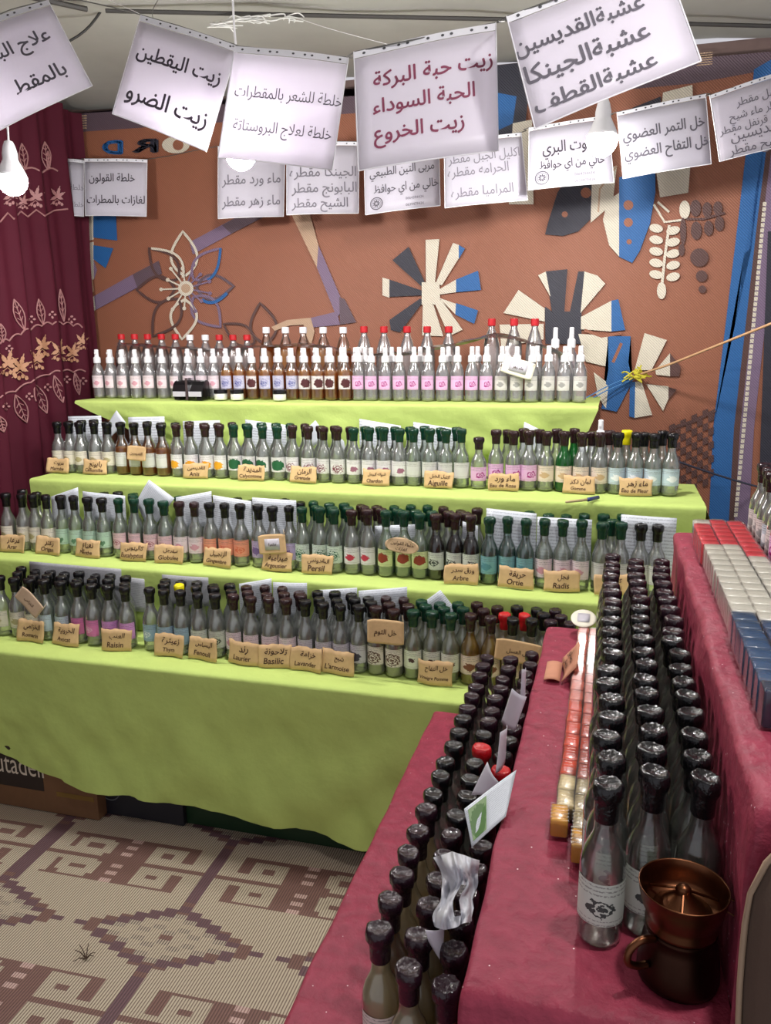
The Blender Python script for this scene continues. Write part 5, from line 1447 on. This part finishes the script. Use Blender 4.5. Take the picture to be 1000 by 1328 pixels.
# ------------------------------------------------------------------ brass pot
pot = empty('brass_pot', (0.104, 0.852, BZ)); tag(pot, 'dark brass distilling pot with open bowl on the near end of the crimson stand', 'pot')
def brass(name, c1, c2, rough):
    if name in _mc: return _mc[name]
    m = M(name, c1, rough, metal=1.0, var=0.35, vscale=35); return m
BRD = brass('aged brass', srgb(52, 33, 26), None, 0.42); BRB = brass('worn copper', srgb(108, 70, 48), None, 0.36)
v, f = lathe([(0.0, 0.001), (0.040, 0.0), (0.0445, 0.003), (0.046, 0.010), (0.0445, 0.030), (0.0405, 0.052), (0.0375, 0.062), (0.0395, 0.064), (0.0395, 0.068), (0.036, 0.069), (0.0, 0.069)], 40); pyd('lower_pot', v, f, BRD, pot, smooth=True)
v, f = lathe([(0.0385, 0.068), (0.0400, 0.074), (0.0385, 0.080), (0.0400, 0.086), (0.0445, 0.096), (0.0475, 0.108), (0.0485, 0.118), (0.0492, 0.119), (0.0488, 0.1205), (0.0474, 0.119), (0.0462, 0.108), (0.0430, 0.096), (0.040, 0.090), (0.0, 0.088)], 40)
bowl = pyd('upper_bowl', v, f, BRB, pot, smooth=True)
v, f = lathe([(0.034, 0.089), (0.022, 0.098), (0.011, 0.108), (0.0085, 0.112), (0.0085, 0.116), (0.0055, 0.120), (0.0, 0.121)], 24); o = pyd('inner_cone', v, f, BRB, pot, smooth=True)
for i in range(3):
    a = i * 2.1 + 0.4
    t, ff = tube_vf([Vector((0.006 * math.cos(a), 0.006 * math.sin(a), 0.113)), Vector((0.042 * math.cos(a), 0.042 * math.sin(a), 0.0965))], 0.0016, 6); pyd('rib', t, ff, BRB, pot)
t, ff = tube_vf(smoothpath([Vector(p) for p in ((-0.030, -0.028, 0.066), (-0.044, -0.038, 0.070), (-0.056, -0.044, 0.060), (-0.058, -0.044, 0.044), (-0.048, -0.036, 0.034), (-0.036, -0.028, 0.032))], 6), 0.0045, 8); pyd('handle', t, ff, BRB, pot, smooth=True)
t, ff = tube_vf(smoothpath([Vector(p) for p in ((0.047, 0.004, 0.112), (0.062, 0.0, 0.104), (0.058, -0.004, 0.094), (0.044, 0.0, 0.098))], 6), 0.0009, 6); pyd('wire_loop', t, ff, BRB, pot, smooth=True)

# ------------------------------------------------------------------ papers, cards and a bag on the crimson stand
p = onz(733, 872, BZ)
def fold(u, v, l=0):
    y = p.y + (u - .5) * 0.135
    return Vector((p.x - 0.006 + 0.030 * v + 0.004 * math.sin(u * 5) - l, y, BZ + 0.006 + 0.066 * v * (0.55 + 0.45 * math.sin(PI * min(1, u * 1.1)))))
o = sheet('folded_card', fold, M('reddish kraft card', srgb(196, 138, 110), .8), nu=10, nv=5, th=0.002)
writing('handwriting', [(0.5, 0.62, 0.5, 'صابون'), (0.5, 0.3, 0.4, 'طبيعي')], lambda u, v: fold(1 - u, v, 0.003), INK, o, 2.0, 0.02)
sheet('folded_flap', lambda u, v, l=0: Vector((p.x - 0.008 - 0.034 * v, p.y + (u - .5) * 0.10 - 0.012, BZ + 0.006 + 0.004 * math.sin(PI * v) + l)), M('reddish kraft card', srgb(196, 138, 110), .8), o, nu=6, nv=3, th=0.002)
tag(o, 'folded brown card standing on the crimson plush beside the peach soaps', 'sign')
c = onz(757, 800, 0.915)
def oval(u, v, l=0):
    a, b = (u - .5) * 2, (v - .5) * 2; a, b = a * math.sqrt(max(0, 1 - b * b / 2)), b * math.sqrt(max(0, 1 - a * a / 2))
    return Vector((c.x + a * 0.031, c.y + b * 0.042, 0.912 + b * 0.008 + l))
o = sheet('oval_card', oval, M('ivory card', srgb(226, 222, 204), .7), nu=10, nv=8, th=0.002)
sheet('paper_slip', lambda u, v, l=0: oval(.25 + .5 * u, .25 + .5 * v, .0015 + l), PAPER, o, nu=3, nv=3, th=0.0006)
tag(o, 'white oval card lying over the farthest peach soaps', 'tag')
def plane4(name, pts, mat, label, cat='paper', bulge=0.004):
    P = [onz(x, y, d) for x, y, d in pts]
    fn, asp, n = quadfn(*P, bulge=bulge); o = sheet(name, fn, mat, nu=10, nv=8, th=0.0008); tag(o, label, cat); return o, fn, asp
o, fn, asp = plane4('leaflet', [(602, 1049, 0.880), (670, 998, 0.910), (656, 1059, 0.880), (612, 1099, 0.845)], TYP, 'printed leaflet with a green picture lying across the dark caps')
v = [fn(a, b, 0.002) for a, b in ((0.05, 0.10), (0.40, 0.10), (0.40, 0.90), (0.05, 0.90))]
pyd('green_picture', v, [(0, 1, 2, 3)], labelmat('leaf photo', srgb(130, 160, 110), srgb(80, 120, 60), br=.5, lines=False), o, uv=[(0, 0), (1, 0), (1, 1), (0, 1)])['label'] = 'green leafy printed picture'
plane4('leaflet', [(632, 988, 0.92), (646, 1014, 0.90), (640, 1030, 0.87), (611, 1031, 0.86)], PAPER, 'blank white folded paper corner above the printed leaflet')
plane4('leaflet', [(664, 893, 0.93), (683, 904, 0.92), (668, 948, 0.84), (650, 936, 0.84)], PAPER, 'white folded leaflet standing between dark caps near the far end')
plane4('leaflet', [(649, 950, 0.90), (658, 940, 0.90), (655, 988, 0.83), (643, 1003, 0.83)], PAPER, 'white leaflet seen edge on beside the red caps')
plane4('leaflet', [(677, 868, 0.91), (682, 866, 0.91), (681, 905, 0.83), (675, 905, 0.83)], PAPER, 'thin white paper edge between farthest dark caps')
plane4('leaflet', [(552, 1207, 0.85), (577, 1200, 0.84), (573, 1248, 0.78), (556, 1222, 0.81)], PAPER, 'small torn white paper beside the near dark-capped bottles')
# thin plastic carrier bag
ctr = [(590, 1096), (566, 1112), (562, 1140), (566, 1176), (568, 1206), (590, 1196), (600, 1160), (612, 1120), (618, 1150), (620, 1190), (608, 1206), (600, 1214)]
v, f = [], []
nu, nv = 26, 14
for j in range(nv + 1):
    for i in range(nu + 1):
        a, b = i / nu, j / nv
        px = 562 + 60 * a + (10 * (0.5 - a) * 2 * b) + 9 * math.sin(b * 5) * (1 - a) + 6 * noise.noise(Vector((a * 3, b * 4, 1))); py = 1094 + (10 + 20 * abs(a - .42)) * (1 - b) + 112 * b - 16 * b * abs(a - .3)
        zz = 0.845 + 0.045 * math.sin(PI * a) * (1 - 0.5 * b) + 0.035 * noise.noise(Vector((a * 4, b * 3, 2))) + 0.018 * noise.noise(Vector((a * 10, b * 7, 4)))
        v.append(onz(px, py, max(0.83, zz)))
for j in range(nv):
    for i in range(nu):
        if 12 < i < 17 and 5 < j < 12: continue
        a = j * (nu + 1) + i; f.append((a, a + 1, a + nu + 2, a + nu + 1))
bagm, nt, p_, o_ = newmat('thin white plastic'); p_.inputs['Base Color'].default_value = srgb(216, 218, 226); p_.inputs['Roughness'].default_value = 0.35; p_.inputs['Alpha'].default_value = 0.86
tag(pyd('plastic_bag', v, f, bagm, smooth=True), 'crumpled thin white plastic bag stuffed among the dark-capped bottles', 'bag')
# khaki cloth bag hanging at the near end of the tallest step
v, f = [], []
nu, nv = 16, 20
bag = empty('cloth_bag', (0.27, 0.74, 0.62)); tag(bag, 'khaki brown cloth bag with piped edge against the crimson stand corner', 'bag')
KH = cloth('khaki canvas', srgb(88, 72, 62), fold=0.2)
X0, X1, Z0, Z1 = 0.160, 0.42, 0.46, 1.152
for s, yy in ((0, 0.700), (1, 0.765)):
    for j in range(nv + 1):
        for i in range(nu + 1):
            a, b = i / nu, j / nv
            e = min(a, 1 - a, b, 1 - b); pf = min(1, e * 6)
            x = X0 + (X1 - X0) * a + (0.012 * math.sin(b * 5 + .6) if a < .3 else 0) + (0.03 * (1 - min(1, (1 - b) * 8)) ** 2 if a < .15 else 0)
            v.append((x, yy + (-1 if s == 0 else 1) * 0.012 * pf + (0.033 if s == 0 else -0.033) * (1 - pf) ** 2, Z0 + (Z1 - Z0) * b))
o_ = (nu + 1) * (nv + 1)
for j in range(nv):
    for i in range(nu):
        a = j * (nu + 1) + i; f.append((a, a + 1, a + nu + 2, a + nu + 1)); f.append((o_ + a, o_ + a + nu + 1, o_ + a + nu + 2, o_ + a + 1))
k = pyd('bag_body', v, f, KH, bag, smooth=True); k.matrix_parent_inverse = Matrix.Translation((-0.27, -0.74, -0.62))
edge = [Vector(v[j * (nu + 1)]) + Vector((-0.002, -0.003, 0)) for j in range(nv + 1)] + [Vector(v[nv * (nu + 1) + i]) + Vector((0, -0.003, 0.002)) for i in range(nu + 1)]
t, ff = tube_vf(edge, 0.003, 6); k = pyd('piping', t, ff, M('pale piping', srgb(160, 136, 112), .7), bag, smooth=True); k.matrix_parent_inverse = Matrix.Translation((-0.27, -0.74, -0.62))

# pen lying on the edge of the third step
pz = T[3]['z'] + 0.010
pa, pb, pc, pd = onz(733, 651, pz), onz(762, 648, pz), onz(763, 648, pz), onz(776, 645, pz)
t, ff = tube_vf([pa, pa.lerp(pb, .06), pb], [0.0012, 0.0042, 0.0046], 8); o = pyd('pen', t, ff, M('clear yellowish barrel', srgb(196, 178, 130), .35), smooth=True)
t, ff = tube_vf([pb.lerp(pc, -.3), pc, pd], [0.0060, 0.0068, 0.0060], 8); pyd('pen_cap', t, ff, M('blue pen cap', srgb(44, 58, 110), .35), o, smooth=True)
tag(o, 'capped blue pen lying on the third step edge under the gum tag', 'pen')
